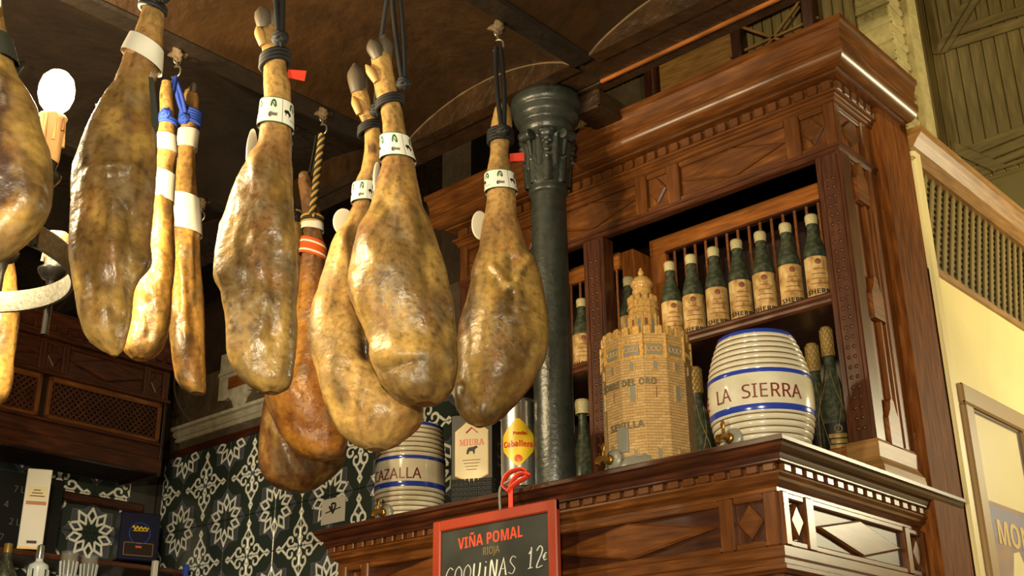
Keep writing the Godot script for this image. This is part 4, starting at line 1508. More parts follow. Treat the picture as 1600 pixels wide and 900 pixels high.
func make_walls() -> void:
	struct("floor", span(Vector3(-6.9, -0.1, -9.3), Vector3(4.3, 0.0, 3.3), 0.0), M.floor_stone)
	struct("wall_left", span(Vector3(-6.9, 0, -9.3), Vector3(-6.6, 6.7, 3.3), 0.0), M.umber_wall)
	struct("wall_front", span(Vector3(-6.9, 0, 3.0), Vector3(4.3, 6.7, 3.3), 0.0), M.dark_plaster)
	struct("wall_right", span(Vector3(4.0, 0, -9.3), Vector3(4.3, 6.7, 3.3), 0.0), M.dark_plaster)
	struct("wall_end", span(Vector3(-6.9, 0, -9.3), Vector3(4.3, 6.7, -9.1), 0.0), M.yellow_wall)
	struct("ceiling", span(Vector3(-6.9, 6.6, -9.3), Vector3(4.3, 6.8, 3.3), 0.0), M.wood_dark)
	struct("wall_back", span(Vector3(-6.6, 0, -4.2), Vector3(-1.68, 3.80, -3.97), 0.0), M.dark_plaster)
	struct("wall_back_upper", span(Vector3(-6.6, 3.80, -4.2), Vector3(-4.1, 6.6, -3.98), 0.0), M.umber_wall)
	struct("wall_added_dark", span(Vector3(-6.6, 3.0, -5.9), Vector3(-4.45, 6.6, -5.6), 0.0), M.brown_shaded)  # dark wall added so the gap over the hutch reads black
	# the board that closes the cabinet against the yellow wall
	struct("trim_corner_board", span(Vector3(-1.70, 0, -3.985), Vector3(-1.566, 3.90, -3.735), 0.006), M.wood_matt)
	struct("trim_corner_bead", span(Vector3(-1.575, 0, -4.04), Vector3(-1.55, 3.66, -3.985), 0.006), M.mount_cream)
	# right: the yellow partition with a wooden grille and a moulded top
	struct("wall_partition", span(Vector3(-1.72, 0, -9.1), Vector3(WX, 3.175, -3.985), 0.0), M.yellow_wall)
	var g := Node3D.new()
	g.name = "trim_grille"
	g.set_meta("kind", "structure")
	add_child(g)
	part("grille_backing", span(Vector3(-1.72, 3.17, -6.4), Vector3(-1.66, 3.64, -3.99)), M.wood_black, g)
	part("grille_rail", span(Vector3(-1.62, 3.165, -6.4), Vector3(-1.556, 3.20, -3.99), 0.005), M.wood_tan, g)
	# woven laths leaning both ways
	var lath := bx(Vector3.ZERO, Vector3(0.52, 0.026, 0.008), 0.002).mesh()
	for k in 40:
		part("lath", lath, M.wood_olive, g, Transform3D(Basis(Vector3.UP, PI / 2) * Basis(Vector3.BACK, 1.2), Vector3(-1.582, 3.41, -3.93 - k * 0.064)))
	var lath2 := bx(Vector3.ZERO, Vector3(2.5, 0.013, 0.008), 0.002).mesh()
	for k in 16:
		part("lath", lath2, M.wood_olive, g, Transform3D(Basis(Vector3.UP, PI / 2), Vector3(-1.592, 3.205 + k * 0.029, -5.25)))
	var m := Sh.new()
	m.sweep([Vector2(-1.60, -3.985), Vector2(-1.60, -9.0)].duplicate(), [Vector2(-0.1, 3.615), Vector2(0.04, 3.615), Vector2(0.05, 3.622), Vector2(0.046, 3.632), Vector2(0.03, 3.64), Vector2(0.028, 3.66), Vector2(0.05, 3.675), Vector2(0.072, 3.705), Vector2(0.086, 3.72), Vector2(0.09, 3.75), Vector2(-0.1, 3.752)])
	struct("trim_cornice", m, M.wood_tan)
	# a plastered pier of projecting courses above the cornice
	var pier := Node3D.new()
	pier.name = "trim_pier"
	pier.set_meta("kind", "structure")
	add_child(pier)
	part("core", span(Vector3(-1.75, 3.70, -4.30), Vector3(-1.612, 6.6, -4.10)), M.cream_plaster, pier)
	for k in 30:
		var y := 3.80 + k * 0.044
		var d := 0.012 if k % 2 else 0.022
		part("course", bx(Vector3(-1.68, y, -4.20), Vector3(0.13 + d, 0.032, 0.19 + d), 0.006, Basis.from_euler(Vector3(0.02 * sin(k * 1.7), 0.03 * sin(k * 2.3), 0.02 * cos(k * 3.1)))), M.cream_plaster, pier)
	part("smooth_face", span(Vector3(-1.64, 3.74, -4.34), Vector3(-1.585, 6.6, -4.24), 0.004), M.cream_plaster, pier)
	# high panelled wall beyond, of olive boards
	var w := Node3D.new()
	w.name = "wall_panelling"
	w.set_meta("kind", "structure")
	add_child(w)
	part("backing", span(Vector3(-4.5, 4.22, -5.62), Vector3(0.6, 6.6, -5.56)), M.wood_olive, w)
	var board := bx(Vector3.ZERO, Vector3(0.061, 2.38, 0.02), 0.004).mesh()
	for k in 76:
		part("board", board, M.wood_olive, w, Transform3D(Basis.IDENTITY, Vector3(-4.42 + k * 0.065, 5.41, -5.55)))
	# the mitred border boards of the coffer at the right, laid flush in front of the planks
	var quads := [[1508, 229, 1660, 169, 1660, 186, 1529, 239], [1530, 240, 1660, 188, 1660, 204, 1549, 249], [1551, 250, 1660, 206, 1660, 220, 1564, 257], [1566, 258, 1660, 222, 1660, 233, 1548, 268], [1484, 217, 1507, 228, 1571, 257, 1551, 268, 1486, 238], [1486, 240, 1548, 269, 1524, 278, 1487, 261], [1456, 84, 1466, 84, 1524, -14, 1514, -14], [1468, 84, 1480, 80, 1538, -14, 1526, -14], [1482, 78, 1660, 22, 1660, 6, 1494, 58], [1496, 55, 1660, 3, 1660, -12, 1508, 36]]
	for q in quads:
		var out := PackedVector2Array()
		for k in range(0, q.size(), 2):
			var wp := on(q[k], q[k + 1], 2, -5.53)
			out.append(Vector2(wp.x, wp.y))
		var bsh := Sh.new()
		bsh.extrude(out, 0.014, Transform3D(Basis.IDENTITY, Vector3(0, 0, -5.544)), 0.004)
		part("border_board", bsh, M.wood_olive, w)
	for x in [-2.02, -2.62, -3.1, -3.75]:
		part("post", bx(Vector3(x, 5.4, -5.5), Vector3(0.07, 2.4, 0.09), 0.006), M.wood_olive if x > -2.1 else M.wood_dark, w)
	part("cross_beam", bx(Vector3(-3.0, 5.72, -5.46), Vector3(2.9, 0.08, 0.10), 0.006), M.wood_dark, w)
	part("pale_panel", bx(Vector3(-3.42, 5.5, -5.52), Vector3(0.56, 0.42, 0.02), 0.004), M.wood_tan, w)
	part("pale_panel", bx(Vector3(-4.05, 5.4, -5.52), Vector3(0.5, 0.5, 0.02), 0.004), M.dark_plaster, w)
	for k in 3:
		part("lattice_bar", bx(Vector3(-2.87, 5.5, -5.50), Vector3(0.6, 0.02, 0.02), 0.004, Basis(Vector3.BACK, 0.7 - k * 0.7)), M.wood_tan, w)

func make_tiles() -> void:
	# 0.2335 m tiles, four to a repeat of the print; pieces of the back wall and of the left wall
	var p := 0.467
	var s := p / 2
	var kinds := []
	for a in 2:
		for b in 2:
			var sh := Sh.new()
			var h := Vector3(s - 0.003, s - 0.003, 0.012) / 2
			var e := 0.0025
			var uv := func(x: float, y: float) -> Vector2:
				return Vector2(a * 0.5 + (x / s + 0.5) * 0.5, 1.0 - (b * 0.5 + (y / s + 0.5) * 0.5))
			var q := [Vector2(-h.x + e, -h.y + e), Vector2(h.x - e, -h.y + e), Vector2(h.x - e, h.y - e), Vector2(-h.x + e, h.y - e)]
			var q2 := [Vector2(-h.x, -h.y), Vector2(h.x, -h.y), Vector2(h.x, h.y), Vector2(-h.x, h.y)]
			var f := []
			var fu := []
			for w in q:
				f.append(Vector3(w.x, w.y, h.z))
				fu.append(uv.call(w.x, w.y))
			sh.poly(f, fu, Vector3.BACK)
			for k in 4:
				var k2 := (k + 1) % 4
				var d := Vector3(q2[k].x + q2[k2].x, q2[k].y + q2[k2].y, 0)
				sh.poly([Vector3(q[k].x, q[k].y, h.z), Vector3(q[k2].x, q[k2].y, h.z), Vector3(q2[k2].x, q2[k2].y, h.z - e), Vector3(q2[k].x, q2[k].y, h.z - e)], [fu[k], fu[k2], fu[k2], fu[k]], d.normalized() + Vector3.BACK)
				sh.poly([Vector3(q2[k].x, q2[k].y, h.z - e), Vector3(q2[k2].x, q2[k2].y, h.z - e), Vector3(q2[k2].x, q2[k2].y, -h.z), Vector3(q2[k].x, q2[k].y, -h.z)], [fu[k], fu[k2], fu[k2], fu[k]], d)
			kinds.append(sh.mesh())
	var back := Node3D.new()
	back.name = "wall_tiled_back"
	back.set_meta("kind", "structure")
	add_child(back)
	part("mortar", span(Vector3(-6.59, 1.9, -3.975), Vector3(-3.55, 3.30, -3.962), 0.0), M.grout, back)
	# a star stands at x = -6.285, y = 2.845
	for i in range(-1, 12):
		for j in range(-3, 3):
			var x := -6.285 + s / 2 + i * s
			var y := 2.845 + s / 2 + j * s
			if x < -6.59 + s / 2 or y + s / 2 > 3.33:
				continue
			part("tile", kinds[(posmod(i + 1, 2)) * 2 + posmod(j + 1, 2)], M.tile_print, back, Transform3D(Basis.IDENTITY, Vector3(x, y, -3.956)))
	part("border_strip", span(Vector3(-6.58, 3.31, -3.97), Vector3(-4.0, 3.355, -3.945), 0.003), M.wood_dark, back)
	var left := Node3D.new()
	left.name = "wall_tiled_left"
	left.set_meta("kind", "structure")
	add_child(left)
	part("mortar", span(Vector3(-6.6, 1.9, -3.95), Vector3(-6.588, 3.28, -1.2), 0.0), M.grout, left)
	var star := on(141, 833, 0, -6.575)
	for i in range(-3, 9):
		for j in range(-3, 2):
			if star.z + i * s < -3.955 or star.y + s + j * s > 3.35:
				continue
			part("tile", kinds[(posmod(i, 2)) * 2 + posmod(j + 1, 2)], M.tile_print, left, Transform3D(Basis(Vector3.UP, PI / 2), Vector3(-6.582, star.y + s / 2 + j * s, star.z + s / 2 + i * s)))
	# a pale moulded shelf over the tiles, and the scalloped plaster plaque above it
	var mo := Sh.new()
	mo.sweep([Vector2(-6.40, -3.97), Vector2(-4.6, -3.97)], [Vector2(0.0, 3.40), Vector2(0.03, 3.40), Vector2(0.04, 3.41), Vector2(0.03, 3.425), Vector2(0.045, 3.43), Vector2(0.06, 3.445), Vector2(0.05, 3.462), Vector2(0.075, 3.468), Vector2(0.08, 3.485), Vector2(0.0, 3.49)])
	struct("trim_dado", mo, M.pale_plaster)

func plaque() -> void:
	var o := thing("wall_plaque", "pale scalloped plaster plaque with brown recessed fields on the wall above the tiles", "plaque", Vector3(-5.98, 3.545, -3.97))
	var out := PackedVector2Array([Vector2(0.0, 0.04), Vector2(0.06, 0.03), Vector2(0.11, 0.04), Vector2(0.14, 0.015), Vector2(0.165, -0.03), Vector2(0.20, -0.042), Vector2(0.235, -0.03), Vector2(0.26, 0.015), Vector2(0.30, 0.045), Vector2(0.36, 0.04), Vector2(0.40, 0.01), Vector2(0.45, 0.0), Vector2(0.50, 0.03), Vector2(0.8, 0.05), Vector2(0.8, 0.33), Vector2(0.0, 0.33), Vector2(0.0, 0.22), Vector2(-0.02, 0.20), Vector2(0.0, 0.18)])
	var s := Sh.new()
	s.extrude(out, 0.03, Transform3D.IDENTITY)
	part("plaster_back", s, M.pale_plaster, o)
	part("recessed_field", span(Vector3(0.10, 0.09, 0.028), Vector3(0.42, 0.165, 0.034), 0.003), M.wood_brown, o)
	part("recessed_field", span(Vector3(0.12, 0.25, 0.028), Vector3(0.38, 0.31, 0.034), 0.003), M.wood_brown, o)
	part("ridge", tubed([Vector3(0.0, 0.2, 0.03), Vector3(0.25, 0.205, 0.034), Vector3(0.8, 0.2, 0.03)], [0.012], 8), M.pale_plaster, o)

func wall_cable() -> void:
	var pts := []
	for q in [[276, 560], [272, 600], [276, 625], [288, 648], [304, 664], [322, 673], [345, 668]]:
		pts.append(on(q[0], q[1], 2, -3.955))
	var o := part("wall_cable", tubed(pts, 0.008, 8), M.dark_plaster, self)
	tag(o, "thin painted cable curving down the bare plaster beside the dark wall cabinet", "cable")

func make_wall_cabinet() -> void:
	# local x runs along the face from the far end towards the room, y up, z out of the face
	var far := Vector3(-6.135, -0.092, -3.69)
	var o := thing("wall_cabinet", "dark carved wooden wall cabinet with latticed doors and slatted underside over the tiled counter", "cabinet", far, PI / 2 + 0.05)
	# after the turn local x points to -z, so lengths run to negative x
	var L := 2.9
	part("carcass", span(Vector3(-L, 3.32, -0.40), Vector3(0, 4.0, -0.03), 0.003), M.wood_black, o)
	part("bottom_board", span(Vector3(-L, 3.211, -0.05), Vector3(0, 3.30, 0.012), 0.006), M.wood_dark, o)
	part("recess_board", span(Vector3(-L, 3.29, -0.04), Vector3(0, 3.39, -0.012), 0.004), M.wood_dark, o)
	part("lower_ledge", span(Vector3(-L, 3.375, -0.03), Vector3(0, 3.392, 0.014), 0.005), M.wood_dark, o)
	part("upper_ledge", span(Vector3(-L, 3.632, -0.03), Vector3(0.01, 3.655, 0.03), 0.006), M.wood_dark, o)
	part("cornice_ledge", span(Vector3(-L, 3.835, -0.03), Vector3(0.01, 3.86, 0.04), 0.006), M.wood_dark, o)
	part("cornice_board", span(Vector3(-L, 3.86, -0.03), Vector3(0.01, 4.0, 0.02), 0.006), M.wood_dark, o)
	dentils(o, Vector3(-0.03, 3.895, 0.03), Vector3(-1, 0, 0), 40, 0.07, Vector3(0.04, 0.035, 0.02), M.wood_dark)
	part("end_panel", span(Vector3(-0.012, 3.20, -0.40), Vector3(0.008, 3.9, 0.0), 0.003), M.wood_black, o)
	frieze(o, Transform3D(Basis.IDENTITY, Vector3(0, 0, -0.004)), 3.655, 3.835, [["s", -0.04, 0.0], ["q", -0.13, -0.04], ["s", -0.17, -0.13], ["l", -0.66, -0.17], ["s", -0.70, -0.66], ["q", -0.80, -0.70], ["s", -0.84, -0.80], ["l", -1.42, -0.84], ["s", -1.46, -1.42], ["q", -1.56, -1.46], ["s", -1.60, -1.56], ["l", -2.3, -1.60]], M.wood_dark, M.wood_dark)
	for d in [[-0.76, -0.03], [-1.40, -0.80], [-2.1, -1.45]]:
		var a: float = d[0]
		var b: float = d[1]
		for q in [[a, b, 3.392, 3.415], [a, b, 3.60, 3.632], [a, a + 0.025, 3.392, 3.632], [b - 0.025, b, 3.392, 3.632]]:
			part("door_frame", span(Vector3(q[0], q[2], -0.02), Vector3(q[1], q[3], 0.008), 0.004), M.wood, o)
		part("door_backing", span(Vector3(a, 3.392, -0.03), Vector3(b, 3.632, -0.024), 0.0), M.wood_black, o)
		var n := int((b - a + 0.2) / 0.036)
		for k in n:
			for sg in [-1.0, 1.0]:
				var x := a - 0.09 + k * 0.036
				var lo := clampf(x - 0.1, a + 0.01, b - 0.01)
				var hi := clampf(x + 0.1, a + 0.01, b - 0.01)
				if hi - lo < 0.02:
					continue
				var y0: float = 3.508 + sg * (lo - x)
				var y1: float = 3.508 + sg * (hi - x)
				part("lattice_slat", bx(Vector3((lo + hi) / 2, (y0 + y1) / 2, -0.012 + sg * 0.004), Vector3((hi - lo) * 1.414, 0.011, 0.007), 0.001, Basis(Vector3.BACK, sg * PI / 4)), M.wood_dark, o)
	for k in 9:
		part("louvre_slat", bx(Vector3(-L / 2, 3.225, -0.075 - k * 0.04), Vector3(L, 0.008, 0.026), 0.002, Basis(Vector3.RIGHT, 0.5)), M.wood_black, o)

# ---------------------------------------------------------------- chandelier

func make_chandelier() -> void:
	var c := EYE + (Vector3(-3.56, 3.0, -1.28) + ham_right * 0.058 + Vector3(0, -0.035, 0) - EYE) * 0.88
	var o := thing("wheel_chandelier", "grey iron wheel chandelier with dripping candle lamps, one bulb lit at the left edge", "chandelier", c)
	o.scale = Vector3.ONE * 0.88
	var rad := 0.37
	var p := []
	var s := Sh.new()
	s.lathe([Vector2(rad - 0.012, -0.036), Vector2(rad, -0.036), Vector2(rad + 0.003, -0.03), Vector2(rad + 0.003, 0.03), Vector2(rad, 0.036), Vector2(rad - 0.012, 0.036), Vector2(rad - 0.012, -0.036)], 96)
	part("wheel_band", s, M.grey_iron, o)
	for k in 3:
		var an := -0.83 + (k - 1) * 0.8
		part("chain", tubed([Vector3(sin(an) * rad, 0.03, cos(an) * rad), Vector3(0, 1.2, 0)], [0.008], 6), M.black_iron, o)
	part("stem", tubed([Vector3(0, 1.15, 0), Vector3(0, 1.26, 0)], [0.02], 10), M.black_iron, o)
	var spots := []
	for k in 3:
		spots.append(-0.5 + TAU * k / 3)
	for k in spots.size():
		var an: float = spots[k]
		# the lamp in the photograph stands at the right-hand rim
		var dir := Vector3(cos(YAW) * cos(an) - sin(YAW) * sin(an), 0, -sin(YAW) * cos(an) - cos(YAW) * sin(an))
		candle(o, Vector3(dir.x * (rad + 0.01), 0.11, dir.z * (rad + 0.01)), true)
	# a shorter unlit stub in front of it
	var d2 := (ham_right * 0.50 - ham_back * 0.87).normalized()
	candle(o, Vector3(d2.x * (rad + 0.01), 0.02, d2.z * (rad + 0.01)), false)

func candle(o: Node3D, at: Vector3, lit: bool) -> void:
	var h := 0.16 if lit else 0.09
	var dish := Sh.new()
	dish.lathe([Vector2(0.012, 0.052), Vector2(0.03, 0.056), Vector2(0.042, 0.066), Vector2(0.046, 0.078), Vector2(0.05, 0.08), Vector2(0.048, 0.07), Vector2(0.036, 0.05), Vector2(0.02, 0.042), Vector2(0.012, 0.0), Vector2(0.012, -0.15)], 28)
	for k in dish.n.size():
		dish.n[k] = -dish.n[k]
	for k in range(0, dish.i.size(), 3):
		var q := dish.i[k]
		dish.i[k] = dish.i[k + 1]
		dish.i[k + 1] = q
	var sl := Sh.new()
	sl.lathe([Vector2(0.0005, 0.118), Vector2(0.036, 0.119), Vector2(0.038, 0.14), Vector2(0.036, 0.118 + h * 0.5), Vector2(0.038, 0.10 + h), Vector2(0.042, 0.112 + h), Vector2(0.036, 0.12 + h), Vector2(0.0005, 0.121 + h)], 28, Vector3.ZERO, Basis.IDENTITY, 0.0, TAU, func(r, y, an): return r * (1.0 + 0.06 * sin(an * 5.0 + y * 30.0)))
	var cs := part("candle_sleeve", sl, M.candle, o, Transform3D(Basis.IDENTITY, at))
	part("drip_dish", dish, M.black_iron, cs)
	var cup := Sh.new()
	cup.lathe([Vector2(0.0005, 0.055), Vector2(0.03, 0.056), Vector2(0.032, 0.07), Vector2(0.032, 0.115), Vector2(0.036, 0.12), Vector2(0.0005, 0.121)], 24)
	part("candle_cup", cup, M.black_iron if lit else M.grey_iron, cs)
	for k in 9:
		var an := k * 0.7
		var len := 0.05 + 0.05 * absf(sin(k * 2.1))
		var top := 0.115 + h
		part("wax_drip", tubed([Vector3(sin(an) * 0.036, top, cos(an) * 0.036), Vector3(sin(an) * 0.039, top - len * 0.6, cos(an) * 0.039), Vector3(sin(an) * 0.04, top - len, cos(an) * 0.04)], [0.0035, 0.004, 0.006], 8), M.candle if k % 3 else M.wax_dark, cs)
	if not lit:
		return
	var b := Sh.new()
	b.lathe([Vector2(0.018, 0.0), Vector2(0.022, 0.012), Vector2(0.044, 0.04), Vector2(0.053, 0.07), Vector2(0.053, 0.10), Vector2(0.046, 0.128), Vector2(0.03, 0.148), Vector2(0.0005, 0.156)], 28)  # bulb built larger, to the size of its glare
	part("bulb", b, M.bulb, cs, Transform3D(Basis.IDENTITY, Vector3(0, 0.12 + h, 0)))
	var l := OmniLight3D.new()
	l.name = "candle_light"
	l.light_color = Color(1.0, 0.90, 0.70)
	l.light_energy = 1.8
	l.omni_range = 12.0
	l.omni_attenuation = 2.0
	l.light_size = 0.05
	l.shadow_enabled = true
	o.add_child(l, true)
	l.position = at + Vector3(0, 0.20 + h, 0)

func unseen_globe_lamp(label: String, where: Vector3, energy: float, rad: float, hang_to: float, col := Color(1.0, 0.84, 0.60)) -> void:
	var o := thing("unseen_lamp", label, "lamp", where)
	var s := Sh.new()
	s.lathe([Vector2(0.0005, -rad), Vector2(rad * 0.5, -rad * 0.866), Vector2(rad * 0.866, -rad * 0.5), Vector2(rad, 0), Vector2(rad * 0.866, rad * 0.5), Vector2(rad * 0.5, rad * 0.866), Vector2(0.0005, rad)], 28)
	part("lamp_globe", s, M.lamp_glow, o)
	part("lamp_stem", tubed([Vector3(0, rad, 0), Vector3(0, hang_to - where.y, 0)], [0.01], 8), M.black_iron, o)
	var l := OmniLight3D.new()
	l.name = "globe_light"
	l.light_color = col
	l.light_energy = energy
	l.omni_range = 14.0
	l.omni_attenuation = 2.0
	l.light_size = rad * 0.9
	l.shadow_enabled = true
	o.add_child(l)

# ---------------------------------------------------------------- smaller things

func carton() -> void:
	var p := on(46, 858, 0, -6.22)
	var o := thing("gift_carton", "tall white spirits carton with an orange stripe standing on the left counter shelf", "box", Vector3(p.x, p.y - 0.01, p.z), 1.12)
	var w := 0.125
	var hh := 0.43
	part("carton_body", span(Vector3(-w / 2, 0, -w / 2), Vector3(w / 2, hh, w / 2), 0.003), M.white_card, o)
	part("orange_stripe", span(Vector3(-w / 2 + 0.012, 0.235, w / 2), Vector3(w / 2 - 0.01, 0.255, w / 2 + 0.001), 0.0), M.stripe_tan, o)
	part("label_panel", span(Vector3(-w / 2 + 0.012, 0.262, w / 2), Vector3(w / 2 - 0.01, 0.335, w / 2 + 0.0008), 0.0), M.cream_card, o)
	for k in 3:
		part("print_line", span(Vector3(-0.035 + k * 0.008, 0.28 + k * 0.016, w / 2), Vector3(0.04 - k * 0.012, 0.285 + k * 0.016, w / 2 + 0.0014), 0.0), M.ink, o)
	part("base_print", span(Vector3(-0.02, 0.03, w / 2), Vector3(0.03, 0.045, w / 2 + 0.001), 0.0), M.ink, o)
	part("gold_edge", span(Vector3(-w / 2 - 0.001, 0.0, -w / 2 - 0.001), Vector3(w / 2 + 0.001, 0.012, w / 2 + 0.001), 0.0), M.gold_print, o)

func gift_box() -> void:
	var p := on(210, 876, 0, -6.25)
	var o := thing("presentation_box", "dark navy presentation box with a gold-framed label on the left counter shelf", "box", Vector3(p.x, p.y - 0.008, p.z), PI / 2 - 0.25)
	part("box_body", span(Vector3(-0.115, 0, -0.05), Vector3(0.115, 0.275, 0.05), 0.006), M.navy_card, o)
	for q in [[-0.085, 0.085, 0.028, 0.032], [-0.085, 0.085, 0.098, 0.102], [-0.085, -0.081, 0.028, 0.102], [0.081, 0.085, 0.028, 0.102]]:
		part("gold_line", span(Vector3(q[0], q[2], 0.05), Vector3(q[1], q[3], 0.0515), 0.0), M.gold_print, o)
	part("dark_label", span(Vector3(-0.08, 0.033, 0.05), Vector3(0.08, 0.097, 0.0508), 0.0), M.wood_black, o)
	part("seal", bx(Vector3(0, 0.078, 0.0512), Vector3(0.035, 0.012, 0.001), 0.0), M.orange_tag, o)
	part("ring", tubed(ring_points(Vector3(0, 0.155, 0.05), 0.06, Vector3.BACK, 36), [0.0025], 5), M.cord_blue, o)
	# a swash of yellow brush lettering
	var pts := []
	for k in 30:
		pts.append(Vector3(-0.045 + k * 0.0032, 0.185 + 0.012 * sin(k * 0.9) * (1.0 - k / 50.0), 0.052))
	part("yellow_script", tubed(pts, 0.004, 6), M.yellow_print, o)
	part("yellow_script", tubed([Vector3(-0.04, 0.168, 0.052), Vector3(0.045, 0.172, 0.052)], 0.003, 6), M.yellow_print, o)

func counter_things() -> void:
	var e := on(200, 880, 0, -6.17)
	var o := part("counter_shelf", span(Vector3(-6.565, e.y - 0.03, -3.94), Vector3(-6.15, e.y - 0.002, -1.3), 0.004), M.wood_red, self)
	tag(o, "narrow reddish wooden shelf along the tiled wall carrying the white carton and navy box", "shelf")
	var lo := part("lower_counter", span(Vector3(-6.565, 2.22, -3.94), Vector3(-5.55, 2.26, -1.3), 0.004), M.wood_dark, self)
	tag(lo, "dark lower counter below the shelf, carrying bottles and tumblers", "counter")
	part("counter_front", span(Vector3(-6.54, 0.0, -3.92), Vector3(-5.62, 2.22, -1.3), 0.004), M.wood_dark, lo)
	var ra := part("wooden_rail", span(Vector3(-6.57, 0, -0.36), Vector3(-6.535, 0.05, 0.36), 0.01), M.wood_dark, self)
	ra.mesh = bx(Vector3.ZERO, Vector3(0.74, 0.055, 0.04), 0.012).mesh()
	var ra0 := on(137, 781, 0, -6.55)
	ra.transform = Transform3D(Basis(Vector3.UP, PI / 2 + 0.03), ra0)
	tag(ra, "thick dark wooden rail fixed across the star tiles on the left", "rail")
	# bottles and glasses on the lower counter: [px of the axis, px of the top]
	var base := 2.26
	var q := on(65, 850, 0, -5.85)
	var b1 := thing("clear_bottle", "clear glass bottle with a silver stopper on the lower left counter", "bottle", Vector3(q.x, base, q.z), 0.0)
	var hh := q.y - base
	var s := Sh.new()
	s.lathe([Vector2(0.0005, 0), Vector2(0.045, 0.001), Vector2(0.05, 0.012), Vector2(0.05, hh - 0.12), Vector2(0.046, hh - 0.105), Vector2(0.024, hh - 0.092), Vector2(0.018, hh - 0.085), Vector2(0.018, hh - 0.06), Vector2(0.0005, hh - 0.06)], 24)
	part("bottle_glass", s, M.liquor, b1)
	for k in 10:
		part("cut_flute", tubed([Vector3(sin(k * 0.628) * 0.05, 0.03, cos(k * 0.628) * 0.05), Vector3(sin(k * 0.628) * 0.05, hh - 0.13, cos(k * 0.628) * 0.05)], 0.004, 6), M.dark_glass if k % 2 else M.liquor, b1)
	var st := Sh.new()
	st.lathe([Vector2(0.019, hh - 0.075), Vector2(0.021, hh - 0.07), Vector2(0.018, hh - 0.01), Vector2(0.0005, hh)], 20)
	part("stopper", st, M.silver, b1)
	q = on(14, 848, 0, -5.85)
	hh = q.y - base
	var b2 := thing("dark_bottle", "dark sloping-shouldered bottle cut by the lower left corner of the picture", "bottle", Vector3(q.x, base, q.z), 0.0)
	s = Sh.new()
	s.lathe([Vector2(0.0005, 0), Vector2(0.06, 0.001), Vector2(0.065, 0.02), Vector2(0.06, hh - 0.16), Vector2(0.035, hh - 0.11), Vector2(0.022, hh - 0.08), Vector2(0.018, hh - 0.03), Vector2(0.018, hh - 0.004), Vector2(0.0005, hh)], 24)
	part("bottle_glass", s, M.bottle_glass, b2)
	s = Sh.new()
	s.lathe([Vector2(0.02, hh - 0.05), Vector2(0.02, hh - 0.006), Vector2(0.0005, hh + 0.001)], 16)
	part("foil_cap", s, M.gold_print, b2)
	var names := ["left of two ribbed glass tumblers beside the clear bottle on the lower counter", "right of two ribbed glass tumblers beside the clear bottle on the lower counter"]
	for k in 2:
		q = on(110 + k * 31, 862 + k * 5, 0, -5.85)
		hh = 0.15
		var g := thing("glass_tumbler", names[k], "glass", Vector3(q.x, q.y - hh, q.z), 0.0, "upturned tumblers on the lower counter")
		s = Sh.new()
		s.lathe([Vector2(0.034, 0.0), Vector2(0.037, 0.001), Vector2(0.044, hh - 0.05), Vector2(0.044, hh - 0.004), Vector2(0.042, hh), Vector2(0.040, hh - 0.004), Vector2(0.034, 0.006)], 28)
		part("tumbler_glass", s, M.clear_glass, g)
		for j in 12:
			var an := TAU * j / 12
			part("rib", tubed([Vector3(sin(an) * 0.037, 0.01, cos(an) * 0.037), Vector3(sin(an) * 0.044, hh - 0.05, cos(an) * 0.044)], 0.003, 6), M.liquor, g)
		part("tumbler_stand", span(Vector3(-0.045, base - (q.y - hh), -0.045), Vector3(0.045, 0.0, 0.045), 0.01), M.black_iron, g)
	q = on(243, 876, 0, -6.05)
	var wp := part("white_post", span(Vector3(q.x - 0.015, base, q.z - 0.015), Vector3(q.x + 0.015, q.y, q.z + 0.015), 0.004), M.white_card, self)
	tag(wp, "slim white carton edge standing at the inner corner of the lower counter", "box")
	q = on(291, 882, 2, -3.9)
	var bp := part("blue_post", span(Vector3(q.x - 0.014, base, q.z - 0.014), Vector3(q.x + 0.014, q.y, q.z + 0.014), 0.004), M.cord_blue, self)
	tag(bp, "slim blue bottle box standing against the back tiles near the corner", "box")
	var bb := on(8, 800, 0, -6.42)
	var mb := thing("menu_board", "black chalk board with faint figures at the far left behind the white carton", "board", Vector3(bb.x, e.y, bb.z - 0.02), PI / 2)
	part("slate_panel", span(Vector3(-0.11, 0.0, -0.02), Vector3(0.30, 0.46, 0.0), 0.004), M.black_card, mb)
	for k in 4:
		var t := lettering(["7", "2 L", "4", "7 L"][k], 0.035)
		part("chalk_figure", t, M.chalk_faint, mb, Transform3D(Basis.IDENTITY, Vector3(-0.02 + 0.06 * (k % 2), 0.10 + k * 0.09, 0.001)))
	# the paper card stuck on the back tiles
	var ca := on(521, 798, 2, -3.945)
	var cd := thing("paper_card", "small white paper notice with a dark drawing stuck on the back wall tiles", "notice", Vector3(ca.x, ca.y - 0.065, -3.945), 0.0)
	part("paper", span(Vector3(-0.095, 0, 0), Vector3(0.095, 0.132, 0.002), 0.0), M.white_card, cd)
	part("drawing", tubed([Vector3(-0.03, 0.09, 0.003), Vector3(0.0, 0.06, 0.003), Vector3(0.02, 0.095, 0.003), Vector3(-0.01, 0.10, 0.003), Vector3(0.0, 0.05, 0.003)], 0.006, 6), M.ink, cd)
	part("drawing", tubed([Vector3(-0.06, 0.06, 0.003), Vector3(0.06, 0.075, 0.003)], 0.003, 6), M.ink, cd)

